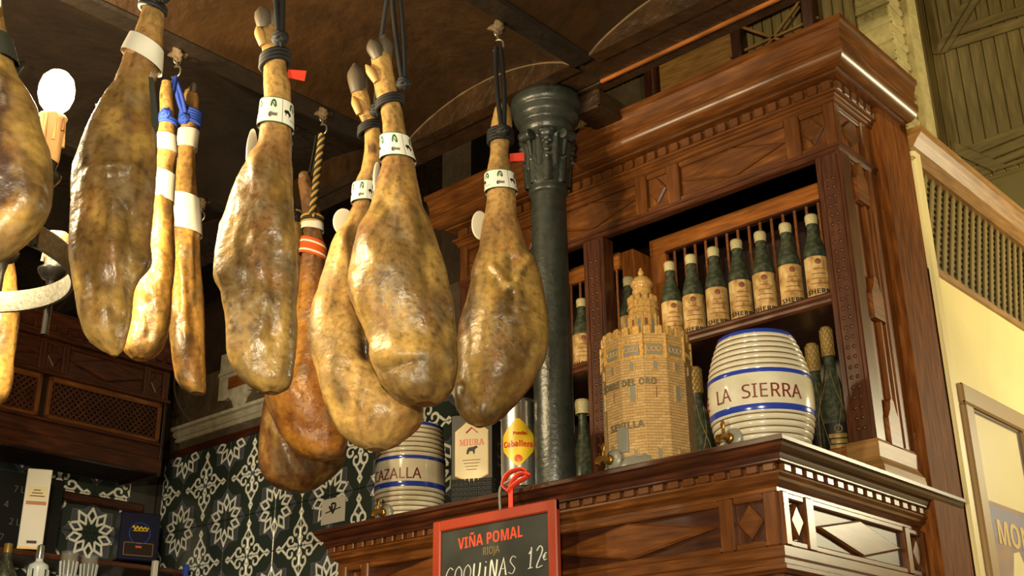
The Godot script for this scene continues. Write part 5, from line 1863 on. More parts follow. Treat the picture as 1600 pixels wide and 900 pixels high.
func studded_box() -> void:
	var o := thing("studded_box", "black studded liqueur case with a cream pointed label and a tall numeral on its side", "box", Vector3(-3.105, WY, -3.22), 0.50)
	var w := 0.165
	var hh := 0.43
	part("case_body", span(Vector3(-w / 2, 0, -w / 2), Vector3(w / 2, hh, w / 2), 0.004), M.black_card, o)
	var st := Sh.new()
	st.lathe([Vector2(0.0115, 0.0), Vector2(0.0095, 0.004), Vector2(0.0003, 0.008)], 4, Vector3.ZERO, Basis(Vector3.RIGHT, PI / 2) * Basis(Vector3.UP, PI / 4))
	var sm := st.mesh()
	for r in 10:
		for k in 9:
			part("stud", sm, M.stud_lit, o, Transform3D(Basis.IDENTITY, Vector3(-w / 2 + 0.0125 + k * 0.0175, 0.012 + r * 0.0178, w / 2)))
			if k < 8:
				part("stud", sm, M.stud_lit, o, Transform3D(Basis(Vector3.UP, PI / 2), Vector3(w / 2, 0.012 + r * 0.0178, w / 2 - 0.015 - k * 0.0185)))
	var lab := PackedVector2Array([Vector2(-0.062, 0.195), Vector2(-0.02, 0.175), Vector2(0.0, 0.17), Vector2(0.02, 0.175), Vector2(0.062, 0.195), Vector2(0.062, 0.36), Vector2(0.03, 0.385), Vector2(0.0, 0.415), Vector2(-0.03, 0.385), Vector2(-0.062, 0.36)])
	var ls := Sh.new()
	ls.extrude(lab, 0.002)
	part("label_edge", ls, M.gold_print, o, Transform3D(Basis.from_scale(Vector3(1.05, 1.03, 1)), Vector3(0, -0.009, w / 2)))
	var l2 := Sh.new()
	l2.extrude(lab, 0.003)
	var lp := part("label", l2, M.cream_card, o, Transform3D(Basis.IDENTITY, Vector3(0, 0, w / 2)))
	part("lettering", lettering("MIURA", 0.024, true, true), M.red_print, lp, Transform3D(Basis.from_scale(Vector3(0.82, 1, 1)), Vector3(0, 0.318, 0.0035)))
	part("red_crest", tubed([Vector3(-0.022, 0.355, 0.003), Vector3(0.0, 0.375, 0.003), Vector3(0.022, 0.355, 0.003)], 0.007, 6, 0.3), M.red_print, lp)
	var bull := PackedVector2Array([Vector2(-0.02, 0.0), Vector2(-0.012, 0.002), Vector2(-0.008, 0.012), Vector2(0.004, 0.012), Vector2(0.008, 0.0), Vector2(0.012, 0.0), Vector2(0.013, 0.018), Vector2(0.024, 0.026), Vector2(0.02, 0.032), Vector2(0.006, 0.028), Vector2(-0.012, 0.026), Vector2(-0.018, 0.016)])
	var bs := Sh.new()
	bs.extrude(bull, 0.001)
	part("printed_mark", bs, M.ink, lp, Transform3D(Basis.IDENTITY, Vector3(0, 0.272, 0.003)))
	for k in 4:
		part("print_line", bx(Vector3(0, 0.25 - k * 0.012, 0.003), Vector3(0.07 - 0.01 * k, 0.003, 0.001), 0.0), M.wax_dark, lp)
	part("numeral", lettering("VII", 0.06, false, true), M.disc_plastic, o, Transform3D(Basis(Vector3.UP, PI / 2) * Basis(Vector3.BACK, -PI / 2), Vector3(w / 2 + 0.001, 0.29, -0.01)))

func tin() -> void:
	var o := thing("metal_canister", "shiny silver canister with a yellow pointed label standing left of the iron column", "canister", Vector3(-2.80, WY, -3.12), 0.66)
	var r := 0.066
	var s := Sh.new()
	s.lathe([Vector2(0.0005, 0), Vector2(r, 0.001), Vector2(r, 0.40), Vector2(r - 0.004, 0.405), Vector2(r - 0.004, 0.415), Vector2(0.0005, 0.416)], 40)
	part("tube", s, M.silver, o)
	for q in [[0.30, 0.17, -0.9, 0.9, 0.32], [0.275, 0.215, -0.72, 0.72, 0.36], [0.25, 0.255, -0.5, 0.5, 0.37]]:
		pass
	# a six-sided label wrapped round the tube
	var rows := 16
	var p := PackedVector3Array()
	var uv := PackedVector2Array()
	for j in rows + 1:
		var t := float(j) / rows
		var y := lerpf(0.165, 0.335, t)
		var half: float = 0.95 * minf(1.0, 0.12 + 2.6 * minf(t, 1.0 - t))
		for k in 15:
			var an := half * (k / 7.0 - 1.0)
			p.append(Vector3(sin(an) * (r + 0.001), y, cos(an) * (r + 0.001)))
			uv.append(Vector2(k, j))
	var lb := Sh.new()
	lb.surf(p, uv, 15, -1.0, false)
	var lp := part("label", lb, M.yellow_print, o)
	part("lettering", bent("Caballero", 0.021, func(_y): return r + 0.001, 0.243, 0.0, true, 0.86), M.red_print, lp)
	part("lettering", bent("Ponche", 0.012, func(_y): return r + 0.001, 0.282, 0.1, false, 0.9), M.red_print, lp)
	var dot := Sh.new()
	dot.lathe([Vector2(0.0005, 0.0), Vector2(0.014, 0.0), Vector2(0.014, 0.001), Vector2(0.0005, 0.002)], 16, Vector3(0, 0.19, r + 0.0005), Basis(Vector3.RIGHT, PI / 2))
	part("label_fruit", dot, M.orange_tag, lp)
	for y in [0.02, 0.075]:
		var bd := Sh.new()
		bd.lathe([Vector2(r, y), Vector2(r + 0.001, y + 0.001), Vector2(r + 0.001, y + 0.02), Vector2(r, y + 0.021)], 40)
		part("dark_band", bd, M.black_iron, o)

func chalk_board() -> void:
	var z := -2.722
	var tl := on(676, 822, 2, z)
	var tr := on(868, 774, 2, z)
	var top := (tl.y + tr.y) / 2 + 0.002
	var w := tr.x - tl.x
	var hh := 0.62
	var o := thing("chalk_sign", "red-framed chalkboard listing prices in white chalk, hung on the front edge of the bar cabinet", "sign", Vector3((tl.x + tr.x) / 2, top - hh, z - 0.012), 0.0)
	var f := 0.036
	var sl := part("slate", span(Vector3(-w / 2 + 0.02, 0.02, -0.004), Vector3(w / 2 - 0.02, hh - 0.02, 0.004), 0.001), M.slate, o)
	part("frame_top", span(Vector3(-w / 2, hh - f, -0.008), Vector3(w / 2, hh, 0.012), 0.004), M.red_frame, o)
	part("frame_bottom", span(Vector3(-w / 2, 0, -0.008), Vector3(w / 2, f, 0.012), 0.004), M.red_frame, o)
	part("frame_side", span(Vector3(-w / 2, 0, -0.009), Vector3(-w / 2 + f, hh, 0.013), 0.004), M.red_frame, o)
	part("frame_side", span(Vector3(w / 2 - f, 0, -0.009), Vector3(w / 2, hh, 0.013), 0.004), M.red_frame, o)
	var zz := 0.0042
	part("lettering", lettering("VIÑA POMAL", 0.035, true), M.board_red, sl, Transform3D(Basis(Vector3.BACK, 0.02) * Basis.from_scale(Vector3(0.93, 1, 1)), Vector3(-0.015, hh - 0.082, zz)))
	part("lettering", lettering("RIOJA", 0.023), M.board_gold, sl, Transform3D(Basis.from_scale(Vector3(0.9, 1, 1)), Vector3(-0.01, hh - 0.121, zz)))
	# chalk handwriting: letters as strokes in a unit box
	var glyph := {
		"C": [[Vector2(0.9, 0.85), Vector2(0.5, 1.0), Vector2(0.12, 0.7), Vector2(0.05, 0.3), Vector2(0.3, 0.02), Vector2(0.8, 0.08)]],
		"O": [[Vector2(0.5, 1), Vector2(0.12, 0.75), Vector2(0.08, 0.25), Vector2(0.45, 0), Vector2(0.85, 0.25), Vector2(0.88, 0.7), Vector2(0.5, 1)]],
		"Q": [[Vector2(0.5, 1), Vector2(0.12, 0.75), Vector2(0.08, 0.25), Vector2(0.45, 0), Vector2(0.85, 0.25), Vector2(0.88, 0.7), Vector2(0.5, 1)], [Vector2(0.45, 0.3), Vector2(0.95, -0.12)]],
		"U": [[Vector2(0.1, 1), Vector2(0.12, 0.3), Vector2(0.45, 0), Vector2(0.78, 0.3), Vector2(0.85, 1)]],
		"i": [[Vector2(0.4, 0.7), Vector2(0.4, 0)], [Vector2(0.4, 0.95), Vector2(0.42, 0.99)]],
		"N": [[Vector2(0.1, 0), Vector2(0.15, 1), Vector2(0.75, 0.02), Vector2(0.85, 1)]],
		"A": [[Vector2(0.05, 0), Vector2(0.5, 1), Vector2(0.9, 0)], [Vector2(0.2, 0.38), Vector2(0.8, 0.38)]],
		"S": [[Vector2(0.85, 0.9), Vector2(0.45, 1), Vector2(0.2, 0.75), Vector2(0.5, 0.5), Vector2(0.8, 0.28), Vector2(0.55, 0.0), Vector2(0.1, 0.1)]],
		"1": [[Vector2(0.2, 0.7), Vector2(0.5, 1), Vector2(0.45, 0)], [Vector2(0.2, 0), Vector2(0.75, 0.02)]],
		"2": [[Vector2(0.1, 0.8), Vector2(0.5, 1), Vector2(0.85, 0.75), Vector2(0.15, 0.02), Vector2(0.95, 0.05)]],
		"4": [[Vector2(0.3, 1), Vector2(0.1, 0.45), Vector2(0.9, 0.5)], [Vector2(0.75, 1), Vector2(0.65, 0)]],
		"e": [[Vector2(0.75, 0.5), Vector2(0.45, 0.55), Vector2(0.2, 0.3), Vector2(0.4, 0.04), Vector2(0.8, 0.1)], [Vector2(0.1, 0.36), Vector2(0.6, 0.38)], [Vector2(0.1, 0.24), Vector2(0.55, 0.26)]],
		"a": [[Vector2(0.8, 0.55), Vector2(0.3, 0.5), Vector2(0.15, 0.15), Vector2(0.5, 0.0), Vector2(0.8, 0.3), Vector2(0.85, 0.0)]],
		"l": [[Vector2(0.5, 1.1), Vector2(0.45, 0)]],
		".": [[Vector2(0.4, 0.02), Vector2(0.46, 0.04)]],
	}
	var write := func(s: String, x: float, y: float, cw: float, ch: float, rise: float, m: Material, thickness: float) -> void:
		var cx := x
		for k in s.length():
			if s[k] != " ":
				for line in glyph[s[k]]:
					var pts := []
					for q in line:
						pts.append(Vector3(cx + q.x * cw * 0.86 + q.y * 0.006, y + q.y * ch + (cx - x) * rise, zz))
					part("chalk_stroke", tubed(pts, thickness, 6, 0.35), m, sl)
			cx += cw * (0.8 if s[k] == "i" else (0.6 if s[k] == "." else 1.0))
	write.call("COQUiNAS", -w / 2 + 0.054, hh - 0.208, 0.040, 0.052, 0.02, M.chalk, 0.0038)
	write.call("...", w / 2 - 0.175, hh - 0.21, 0.028, 0.05, 0.0, M.chalk_faint, 0.003)
	write.call("12", w / 2 - 0.125, hh - 0.195, 0.034, 0.062, 0.0, M.chalk, 0.0048)
	write.call("e", w / 2 - 0.064, hh - 0.178, 0.026, 0.04, 0.0, M.chalk, 0.004)
	write.call("14", w / 2 - 0.125, hh - 0.287, 0.034, 0.062, 0.0, M.chalk, 0.0048)
	write.call("e", w / 2 - 0.064, hh - 0.27, 0.026, 0.04, 0.0, M.chalk, 0.004)
	write.call("Cla a", -w / 2 + 0.16, hh - 0.315, 0.045, 0.05, 0.02, M.chalk, 0.0036)
	# a red ribbon over the edge and a grey hook
	var a := on(796, 790, 2, z)
	var cx := a.x - (tl.x + tr.x) / 2
	var rb := thing("red_ribbon", "red cord tied round a grey clip, hanging the chalkboard from the cabinet edge", "ribbon", Vector3(a.x, top - 0.03, z - 0.012), 0.0)
	part("ribbon_tail", bx(Vector3(0, 0.045, 0.006), Vector3(0.018, 0.09, 0.003), 0.001), M.red_tag, rb)
	part("ribbon_loop", tubed([Vector3(-0.005, 0.08, 0.006), Vector3(-0.03, 0.105, 0.008), Vector3(-0.015, 0.14, 0.0), Vector3(0.03, 0.15, -0.015), Vector3(0.06, 0.125, -0.01), Vector3(0.03, 0.105, 0.004), Vector3(-0.005, 0.085, 0.008)], 0.011, 8, 0.35), M.red_tag, rb)
	part("ribbon_loop", tubed([Vector3(0, 0.085, 0.008), Vector3(0.015, 0.11, 0.012), Vector3(0.045, 0.13, 0.008), Vector3(0.08, 0.12, 0.0)], 0.009, 8, 0.4), M.red_tag, rb)
	part("clip", tubed([Vector3(-0.045, 0.02, 0.004), Vector3(-0.045, 0.09, 0.006), Vector3(-0.02, 0.11, 0.006), Vector3(0.06, 0.135, -0.01)], 0.005, 8), M.grey_iron, rb)
	cx = cx

func poster_frame() -> void:
	var tl := on(1489, 598, 0, WX)
	var tr := on(1592, 656, 0, WX)
	var w := tl.z - tr.z
	var hh := 1.0
	var o := thing("framed_poster", "brown-framed poster with cream mount and purple and yellow print on the yellow wall", "picture", Vector3(WX + 0.002, 2.75 - hh, (tl.z + tr.z) / 2), PI / 2)
	var f := 0.075
	part("mount", span(Vector3(-w / 2 + 0.03, 0.03, 0.0), Vector3(w / 2 - 0.03, hh - 0.03, 0.01), 0.0), M.mount_cream, o)
	for q in [[-w / 2, w / 2, hh - f, hh], [-w / 2, w / 2, 0.0, f], [-w / 2, -w / 2 + f, f, hh - f], [w / 2 - f, w / 2, f, hh - f]]:
		part("frame_bar", span(Vector3(q[0], q[2], 0.0), Vector3(q[1], q[3], 0.03), 0.008), M.frame_grey, o)
	for q in [[-w / 2 + f, w / 2 - f, hh - f - 0.012, hh - f], [-w / 2 + f, -w / 2 + f + 0.012, f, hh - f], [w / 2 - f - 0.012, w / 2 - f, f, hh - f]]:
		part("frame_slip", span(Vector3(q[0], q[2], 0.0), Vector3(q[1], q[3], 0.018), 0.003), M.wood_red, o)
	var pw := w / 2 - f - 0.03
	part("print", span(Vector3(-pw, 0.1, 0.01), Vector3(pw, 0.60, 0.012), 0.0), M.poster, o)
	part("print_field", span(Vector3(-pw, 0.47, 0.01), Vector3(pw, 0.585, 0.0125), 0.0), M.poster_purple, o)
	part("lettering", lettering("MON", 0.085, true), M.poster_yellow, o, Transform3D(Basis.from_scale(Vector3(1.1, 1, 1)), Vector3(0, 0.495, 0.014)))
	part("print_figure", tubed([Vector3(-0.04, 0.2, 0.012), Vector3(0.02, 0.34, 0.012), Vector3(0.0, 0.44, 0.012)], [0.07, 0.09, 0.03], 12, 0.03), M.mount_cream, o)
	var gl := part("picture_glass", span(Vector3(-w / 2 + f, f, 0.016), Vector3(w / 2 - f, hh - f, 0.017), 0.0), M.clear_glass, o)
	gl.set_meta("label", "clear glass over the poster")

# ---------------------------------------------------------------- the scene

func _ready() -> void:
	# camera
	eye_basis = Basis(Vector3.UP, YAW) * Basis(Vector3.RIGHT, 0.38365) * Basis(Vector3.BACK, -0.011856)
	var cam := Camera3D.new()
	cam.name = "camera"
	cam.fov = rad_to_deg(2.0 * atan(450.0 / FOCAL))
	cam.near = 0.05
	cam.far = 60.0
	cam.transform = Transform3D(eye_basis, EYE)
	add_child(cam)
	cam.current = true
	# surroundings: a closed room at night
	var env := Environment.new()
	env.background_mode = Environment.BG_COLOR
	env.background_color = Color(0.02, 0.016, 0.01)
	env.tonemap_mode = Environment.TONE_MAPPER_LINEAR
	env.tonemap_exposure = 0.94
	env.sdfgi_enabled = true
	env.ssao_enabled = true
	env.ssil_enabled = true
	var we := WorldEnvironment.new()
	we.name = "environment"
	we.environment = env
	add_child(we)
	nz.seed = 11
	nz.frequency = 0.01
	nz.fractal_octaves = 2
	make_materials()
	# unseen lamps placed for the light they give; the chandelier brings its own
	unseen_globe_lamp("unseen globe lamp placed low behind the camera for the main front light", Vector3(0.4, 2.15, 0.7), 14.0, 0.14, 3.9, Color(1.0, 0.945, 0.81))  # unseen key light, hung low to reach under the hams
	unseen_globe_lamp("unseen globe lamp added low at the front left as fill light", Vector3(-1.5, 2.0, 1.0), 6.0, 0.12, 3.9, Color(1.0, 0.935, 0.79))  # fill light added for the dim barrel at the left
	unseen_globe_lamp("bright globe lamp hanging in the passage to the right of the cabinet", Vector3(0.2, 3.0, -6.1), 6.8, 0.24, 6.6, Color(1.0, 0.95, 0.78))
	unseen_globe_lamp("unseen globe lamp added high in the hall to light the olive panelling", Vector3(0.7, 5.3, -2.1), 6.0, 0.15, 6.6, Color(1.0, 0.93, 0.72))  # added to brighten the panelling at the upper right
	unseen_globe_lamp("small unseen globe lamp added above the hutch to light the panelling", Vector3(-3.0, 5.75, -3.9), 1.1, 0.1, 6.6, Color(1.0, 0.93, 0.72))  # added out of view to brighten the boards in the gap
	# structure
	make_walls()
	make_ceiling()
	make_tiles()
	make_column()
	make_wall_cabinet()
	make_base_cabinet()
	make_hutch()
	# hams and what they hang on
	make_hams()
	make_chandelier()
	# bottles and crocks
	var g1 := "old sherry bottles on the upper hutch shelf"
	var ord := ["rightmost sherry bottle on the upper hutch shelf, against the right pillar", "second sherry bottle from the right pillar on the upper hutch shelf", "third sherry bottle from the right pillar on the upper hutch shelf", "fourth sherry bottle from the right pillar on the upper hutch shelf", "fifth sherry bottle from the right pillar on the upper hutch shelf", "sixth sherry bottle from the right pillar on the upper hutch shelf", "seventh sherry bottle from the right pillar, just right of the tower barrel's lantern", "dusty sherry bottle left of the tower barrel's lantern on the upper hutch shelf"]
	var xs := [-1.779, -1.883, -1.987, -2.088, -2.189, -2.290, -2.388, -2.595]
	for k in 8:
		bottle(ord[k], Vector3(xs[k], 2.955, -3.54 - (0.012 if k == 7 else 0.0)), 0.348, 0.0405, "sherry", 0.62 + 0.12 * sin(k * 2.3), k, g1)
	bottle("old bottle with stained label between the iron column and the beaded pillar, upper shelf", Vector3(-2.842, 2.955, -3.56), 0.325, 0.041, "sherry", 0.75, 2, g1)
	bottle("dark bottle between the iron column and the beaded pillar, standing on the cabinet top", Vector3(-2.905, WY + 0.0, -3.62), 0.55, 0.055, "bulbous", 0.75, 1, "dark bottles at the foot of the hutch")
	bottle("green bottle with netted foil neck standing between the tower barrel and the ribbed barrel", Vector3(-2.345, WY, -3.60), 0.55, 0.062, "meshed", 0.6, 0, "dark bottles at the foot of the hutch")
	bottle("green bottle with netted foil neck mostly hidden behind the ribbed barrel's right side", Vector3(-1.925, WY, -3.72), 0.57, 0.062, "meshed", 0.6, 0, "dark bottles at the foot of the hutch")
	bottle("green bottle with gold printed black label beside the right pillar, foot of the hutch", Vector3(-1.803, WY, -3.60), 0.57, 0.056, "meshed", 0.55, 0, "dark bottles at the foot of the hutch")
	tower_barrel(Vector3(-2.175, WY, -3.05))
	crock("ribbed white ceramic barrel lettered LA SIERRA between blue bands, at the cabinet corner", Vector3(-1.763, WY, -3.05), 0.385, 0.157, 0.112, [["DE", 0.041, 0.523 - 1.47, 0.95, 0.012], ["LA", 0.041, 0.523 - 0.75, 0.95, 0.012], ["SIERRA", 0.041, 0.523 + 0.24, 1.02, 0.012]], Vector2(0.132, 0.234), 0.0, -0.16)
	crock("ribbed white ceramic barrel lettered CAZALLA behind the hams, left end of the cabinet", Vector3(-3.297, WY, -3.05), 0.40, 0.134, 0.122, [["CAZALLA", 0.040, 0.824 - 0.50, 0.98, 0.008]], Vector2(0.158, 0.251), 0.0, 0.10)
	studded_box()
	tin()
	chalk_board()
	# left side and right side
	plaque()
	wall_cable()
	counter_things()
	carton()
	gift_box()
	poster_frame()

func make_hams() -> void:
	var B := -2.36
	var ropes := "cords that the hams hang on"
	hook("bent steel hook in a plaster lump above the rightmost ham by the column", on(778, 42, 1, 3.936))
	hook("steel hook in a plaster lump above the yellow and black twisted rope", on(505, 176, 1, 3.936))
	hook("steel hook in a plaster lump holding the blue cords", on(278, 84, 1, 3.936))
	hook("bare steel hook in the dark ceiling left of the middle hams", Vector3(-4.36, 3.895, -2.70))
	hook("steel hook in the joist over the big central ham", Vector3(B, 3.895, -2.06))
	hook("steel hook in the joist over the left centre ham with the upright hoof", Vector3(B, 3.895, -1.60))
	hook("steel hook in the joist over the large ham right of the lit bulb", Vector3(B, 3.895, -1.22))
	hook("steel hook in the joist over the ham cut by the left edge", Vector3(-2.32, 3.895, -0.74))
	hook("steel hook hidden behind the left centre ham, holding the darkest low ham", Vector3(-3.62, 4.0, -2.62))
	# the rightmost ham
	var h := make_ham("rightmost ham, hanging in front of the iron column, with a V-shaped fold", Vector2(-2.382, -2.573), [[163, 779, 794], [170, 773, 797], [200, 767, 800], [240, 766, 794], [272, 761, 800], [310, 761, 806], [340, 757, 807], [347, 754, 811], [367, 751, 818], [387, 749, 825], [409, 742, 838], [431, 735, 846], [467, 725, 853], [498, 717, 857], [529, 714, 857], [560, 713, 853], [587, 711, 842], [609, 709, 828], [631, 712, 808], [649, 720, 790], [660, 729, 774], [667, 742, 756]], {"seed": 1, "shank": 0.44, "bias": 0.14, "mould": -0.15, "creases": [[769, 427, 798, 467, 0.010, 0.008, -0.3], [831, 407, 800, 467, 0.010, 0.008, -0.3], [800, 467, 801, 505, 0.008, -0.008, 0.7], [770, 480, 745, 570, 0.03, 0.006, -0.5], [735, 440, 722, 520, 0.02, -0.006, 0.5], [800, 420, 800, 450, 0.018, -0.008, 0.4], [720, 610, 740, 640, 0.012, -0.006, 0.4]]})
	ham_band(h, 274, 303, 0.0, M.label_print)
	ham_disc(h, 750, 346, 0.030, 0.052, -0.03, 0.35)
	ham_disc(h, 808, 347, 0.01, 0.02, -0.03, 0.5)
	ham_knot(h, 217, 0.05, 786, 214, M.cord_black, "black double cord from the hook to the rightmost ham", [on(775, 74, 1, 3.835), on(782, 74, 1, 3.835)], ropes, 4, 0.0075, 0.045)
	flag(h, [[796, 236], [819, 234], [819, 247], [797, 248]], -0.02, M.red_tag, "red_tag", h.node)
	# the big ham in the middle
	h = make_ham("big central ham with its round end toward the camera, hanging left of the rightmost ham", Vector2(B, -2.06), [[84, 584, 606], [88, 580, 611], [105, 581, 614], [121, 583, 617], [151, 588, 622], [170, 594, 628], [192, 597, 632], [214, 598, 636], [235, 598, 641], [257, 597, 648], [287, 589, 654], [321, 579, 662], [347, 568, 673], [373, 558, 682], [400, 549, 691], [427, 544, 699], [453, 545, 704], [476, 552, 709], [507, 565, 712], [542, 578, 715], [573, 587, 713], [596, 598, 711], [613, 609, 706], [624, 625, 697], [632, 650, 683]], {"seed": 2, "shank": 0.36, "bias": 0.18, "mould": -0.08, "creases": [[640, 330, 655, 430, 0.018, 0.007, -0.2], [600, 585, 660, 580, 0.008, -0.005, 0.3], [555, 440, 600, 600, 0.014, 0.006, -0.5], [585, 560, 700, 570, 0.03, 0.008, -0.4], [570, 360, 590, 430, 0.03, 0.004, -0.5], [600, 330, 700, 500, 0.02, -0.005, 0.3]]})
	ham_band(h, 216, 253, -0.05, M.label_print)
	hoof(h, [[593, 96, 580, 66, 0.021, 0.014], [602, 94, 601, 54, 0.021, -0.006]], [[590, 134, 573, 106, 0.012, 0.022]], M.hoof)
	ham_disc(h, 589, 280, 0.018, 0.056, 0.0, 1.15)
	ham_knot(h, 163, 0.33, 632, 139, M.cord_black, "black cord from the ceiling to the big central ham", [Vector3(B, 3.84, -2.055), Vector3(B + 0.01, 3.84, -2.07)], ropes, 3, 0.0065, 0.03)
	# the pale ham behind it
	h = make_ham("pale yellow ham behind the big central one, its round end swung to the right", Vector2(-2.46, -2.16), [[128, 552, 567], [134, 549, 571], [150, 550, 577], [173, 558, 583], [200, 568, 593], [233, 570, 597], [267, 564, 591], [283, 556, 582], [300, 554, 580], [319, 552, 578], [341, 543, 573], [352, 537, 570], [363, 526, 569], [380, 517, 568], [402, 511, 572], [447, 500, 580], [491, 488, 592], [524, 484, 604], [558, 489, 616], [591, 498, 630], [612, 505, 645], [630, 511, 658], [648, 517, 661], [662, 523, 658], [680, 534, 641], [695, 552, 624], [703, 572, 606]], {"seed": 3, "shank": 0.36, "bias": -0.34, "mould": -0.3, "fat": Color(0.47, 0.30, 0.095), "leg_spots": 0.12, "creases": [[560, 370, 580, 560, 0.03, -0.012, 0.9], [580, 560, 620, 610, 0.025, -0.008, 0.6], [506, 480, 520, 620, 0.03, 0.006, -0.4]]})
	ham_band(h, 284, 314, 0.1, M.label_print)
	hoof(h, [[560, 148, 555, 102, 0.024, 0.01], [566, 150, 564, 112, 0.019, -0.012]], [[563, 184, 552, 155, 0.011, 0.022]], M.hoof)
	ham_disc(h, 536, 343, 0.034, 0.046, -0.02, 0.4)
	ham_knot(h, 190, 0.4, 590, 180, M.cord_black, "black cord round the hoof of the pale ham behind the central one", [Vector3(B - 0.01, 3.84, -2.065)], ropes, 3, 0.0065, 0.03)
	# left centre
	h = make_ham("left centre ham with dark upright hoof and long vertical groove down its side", Vector2(B, -1.60), [[40, 409, 430], [46, 407, 436], [67, 408, 443], [87, 411, 446], [110, 412, 448], [133, 412, 453], [153, 413, 454], [190, 408, 455], [207, 406, 455], [227, 402, 455], [247, 390, 455], [267, 381, 456], [285, 372, 456], [313, 360, 458], [347, 348, 461], [380, 340, 463], [413, 333, 464], [436, 333, 464], [458, 345, 463], [502, 350, 463], [547, 352, 461], [569, 359, 458], [591, 374, 456], [606, 393, 450], [614, 412, 436]], {"seed": 4, "shank": 0.36, "bias": 0.12, "mould": 0.0, "creases": [[437, 390, 434, 535, 0.012, -0.006, 0.35], [449, 370, 448, 540, 0.014, 0.003, -0.3], [400, 250, 450, 400, 0.02, 0.006, -0.2], [345, 360, 352, 470, 0.02, 0.004, 0.4], [380, 270, 350, 350, 0.015, 0.004, -0.6], [390, 380, 400, 480, 0.03, -0.004, 0.3]]})
	ham_band(h, 160, 200, -0.12, M.label_print)
	hoof(h, [[415, 50, 411, 14, 0.020, 0.014], [426, 48, 425, 12, 0.019, -0.006]], [[414, 78, 404, 46, 0.012, 0.022]], M.hoof)
	ham_disc(h, 392, 235, 0.02, 0.07, -0.01, 1.1)
	ham_knot(h, 100, 0.3, 443, 76, M.cord_black, "thick black cords from the ceiling to the left centre ham", [Vector3(B, 3.84, -1.60), Vector3(B + 0.01, 3.84, -1.61)], ropes, 3, 0.0075, 0.05)
	flag(h, [[450, 106], [478, 108], [475, 124], [446, 118]], -0.01, M.red_tag, "red_tag", h.node)
	# large ham right of the bulb
	h = make_ham("large ham right of the lit bulb with a plain slanting white band", Vector2(B, -1.22), [[-60, 232, 254], [-40, 228, 256], [0, 225, 255], [24, 220, 256], [49, 212, 254], [86, 196, 251], [110, 187, 246], [132, 175, 237], [156, 160, 238], [186, 146, 241], [220, 133, 242], [249, 123, 243], [273, 117, 240], [322, 114, 235], [371, 111, 233], [396, 110, 236], [413, 110, 234], [430, 111, 220], [459, 113, 211], [493, 119, 209], [518, 127, 204], [535, 138, 198], [548, 158, 192], [556, 174, 184]], {"seed": 5, "shank": 0.27, "bias": 0.16, "mould": -0.2, "creases": [[160, 290, 215, 280, 0.012, 0.008, -0.1], [190, 330, 195, 500, 0.012, 0.006, -0.3], [215, 340, 232, 410, 0.016, -0.010, 0.6], [150, 380, 155, 480, 0.02, -0.006, 0.5], [180, 130, 190, 175, 0.015, -0.004, 0.6], [175, 480, 180, 540, 0.02, 0.006, -0.3]]})
	ham_band(h, 56, 88, -0.55, M.white_tag)
	flag(h, [[145, 156], [162, 155], [160, 171], [146, 172]], -0.02, M.white_tag, "paper_tag", h.node)
	flag(h, [[238, 130], [246, 133], [254, 205], [250, 222], [243, 205]], 0.03, M.cord_green, "dark_tag", h.node)
	flag(h, [[248, -4], [268, -6], [266, 10], [262, 18], [250, 6]], 0.05, M.red_tag, "red_tag", h.node)
	var knot := ham_knot(h, 2, -0.3, 262, 8, M.cord_black, "black cord at the top edge holding the large ham right of the bulb", [Vector3(B, 3.84, -1.22)], ropes, 2, 0.007, 0.045)
	var fray := ham_point(208, 8, h.spot) - Vector2(0, h.low)
	for q in 4:
		part("frayed_end", tubed([Vector3(fray.x + 0.03, fray.y + 0.01, 0.05), Vector3(fray.x + 0.01 - 0.006 * q, fray.y - 0.004 * q, 0.055), Vector3(fray.x - 0.012 * q + 0.012, fray.y - 0.02 + 0.008 * q, 0.052)], [0.007, 0.008, 0.005], 7), M.white_tag if q == 1 else M.cord_black, knot)
	# cut by the left edge
	h = make_ham("ham cut off by the left edge with dark cut flesh and a green tag", Vector2(-2.28, -0.74), [[-40, -36, -2], [0, -40, 2], [50, -46, 10], [98, -62, 22], [117, -75, 28], [127, -82, 35], [147, -94, 45], [171, -103, 53], [196, -109, 58], [229, -114, 70], [273, -116, 78], [308, -112, 77], [332, -108, 70], [356, -100, 56], [376, -90, 38], [396, -76, 18], [408, -62, 0], [414, -45, -18]], {"seed": 6, "shank": 0.22, "bias": -0.12, "mould": -0.25, "creases": [[0, 190, 15, 310, 0.045, -0.006, 1.4], [-40, 240, 25, 330, 0.04, -0.004, 0.9], [-60, 200, -20, 300, 0.05, -0.003, 1.2], [45, 150, 70, 250, 0.02, 0.004, -0.7], [0, 400, 60, 330, 0.02, 0.004, -0.7], [0, 160, 30, 180, 0.03, -0.003, 0.7]]})
	ham_band(h, 60, 100, 0.0, M.cord_green, "dark_strap")
	flag(h, [[-30, 6], [-14, -8], [8, -6], [17, 10], [17, 32], [8, 46], [-10, 50], [-26, 40]], 0.05, M.white_tag, "tag_edge", h.node)
	flag(h, [[-28, 8], [-13, -5], [7, -3], [15, 11], [15, 31], [7, 43], [-10, 47], [-24, 38]], 0.0525, M.green_tag, "green_tag", h.node)
	ham_knot(h, -30, 0.0, -16, -34, M.cord_black, "black cord of the ham at the left edge", [Vector3(-2.32, 3.84, -0.74)], ropes, 2, 0.007, 0.04)
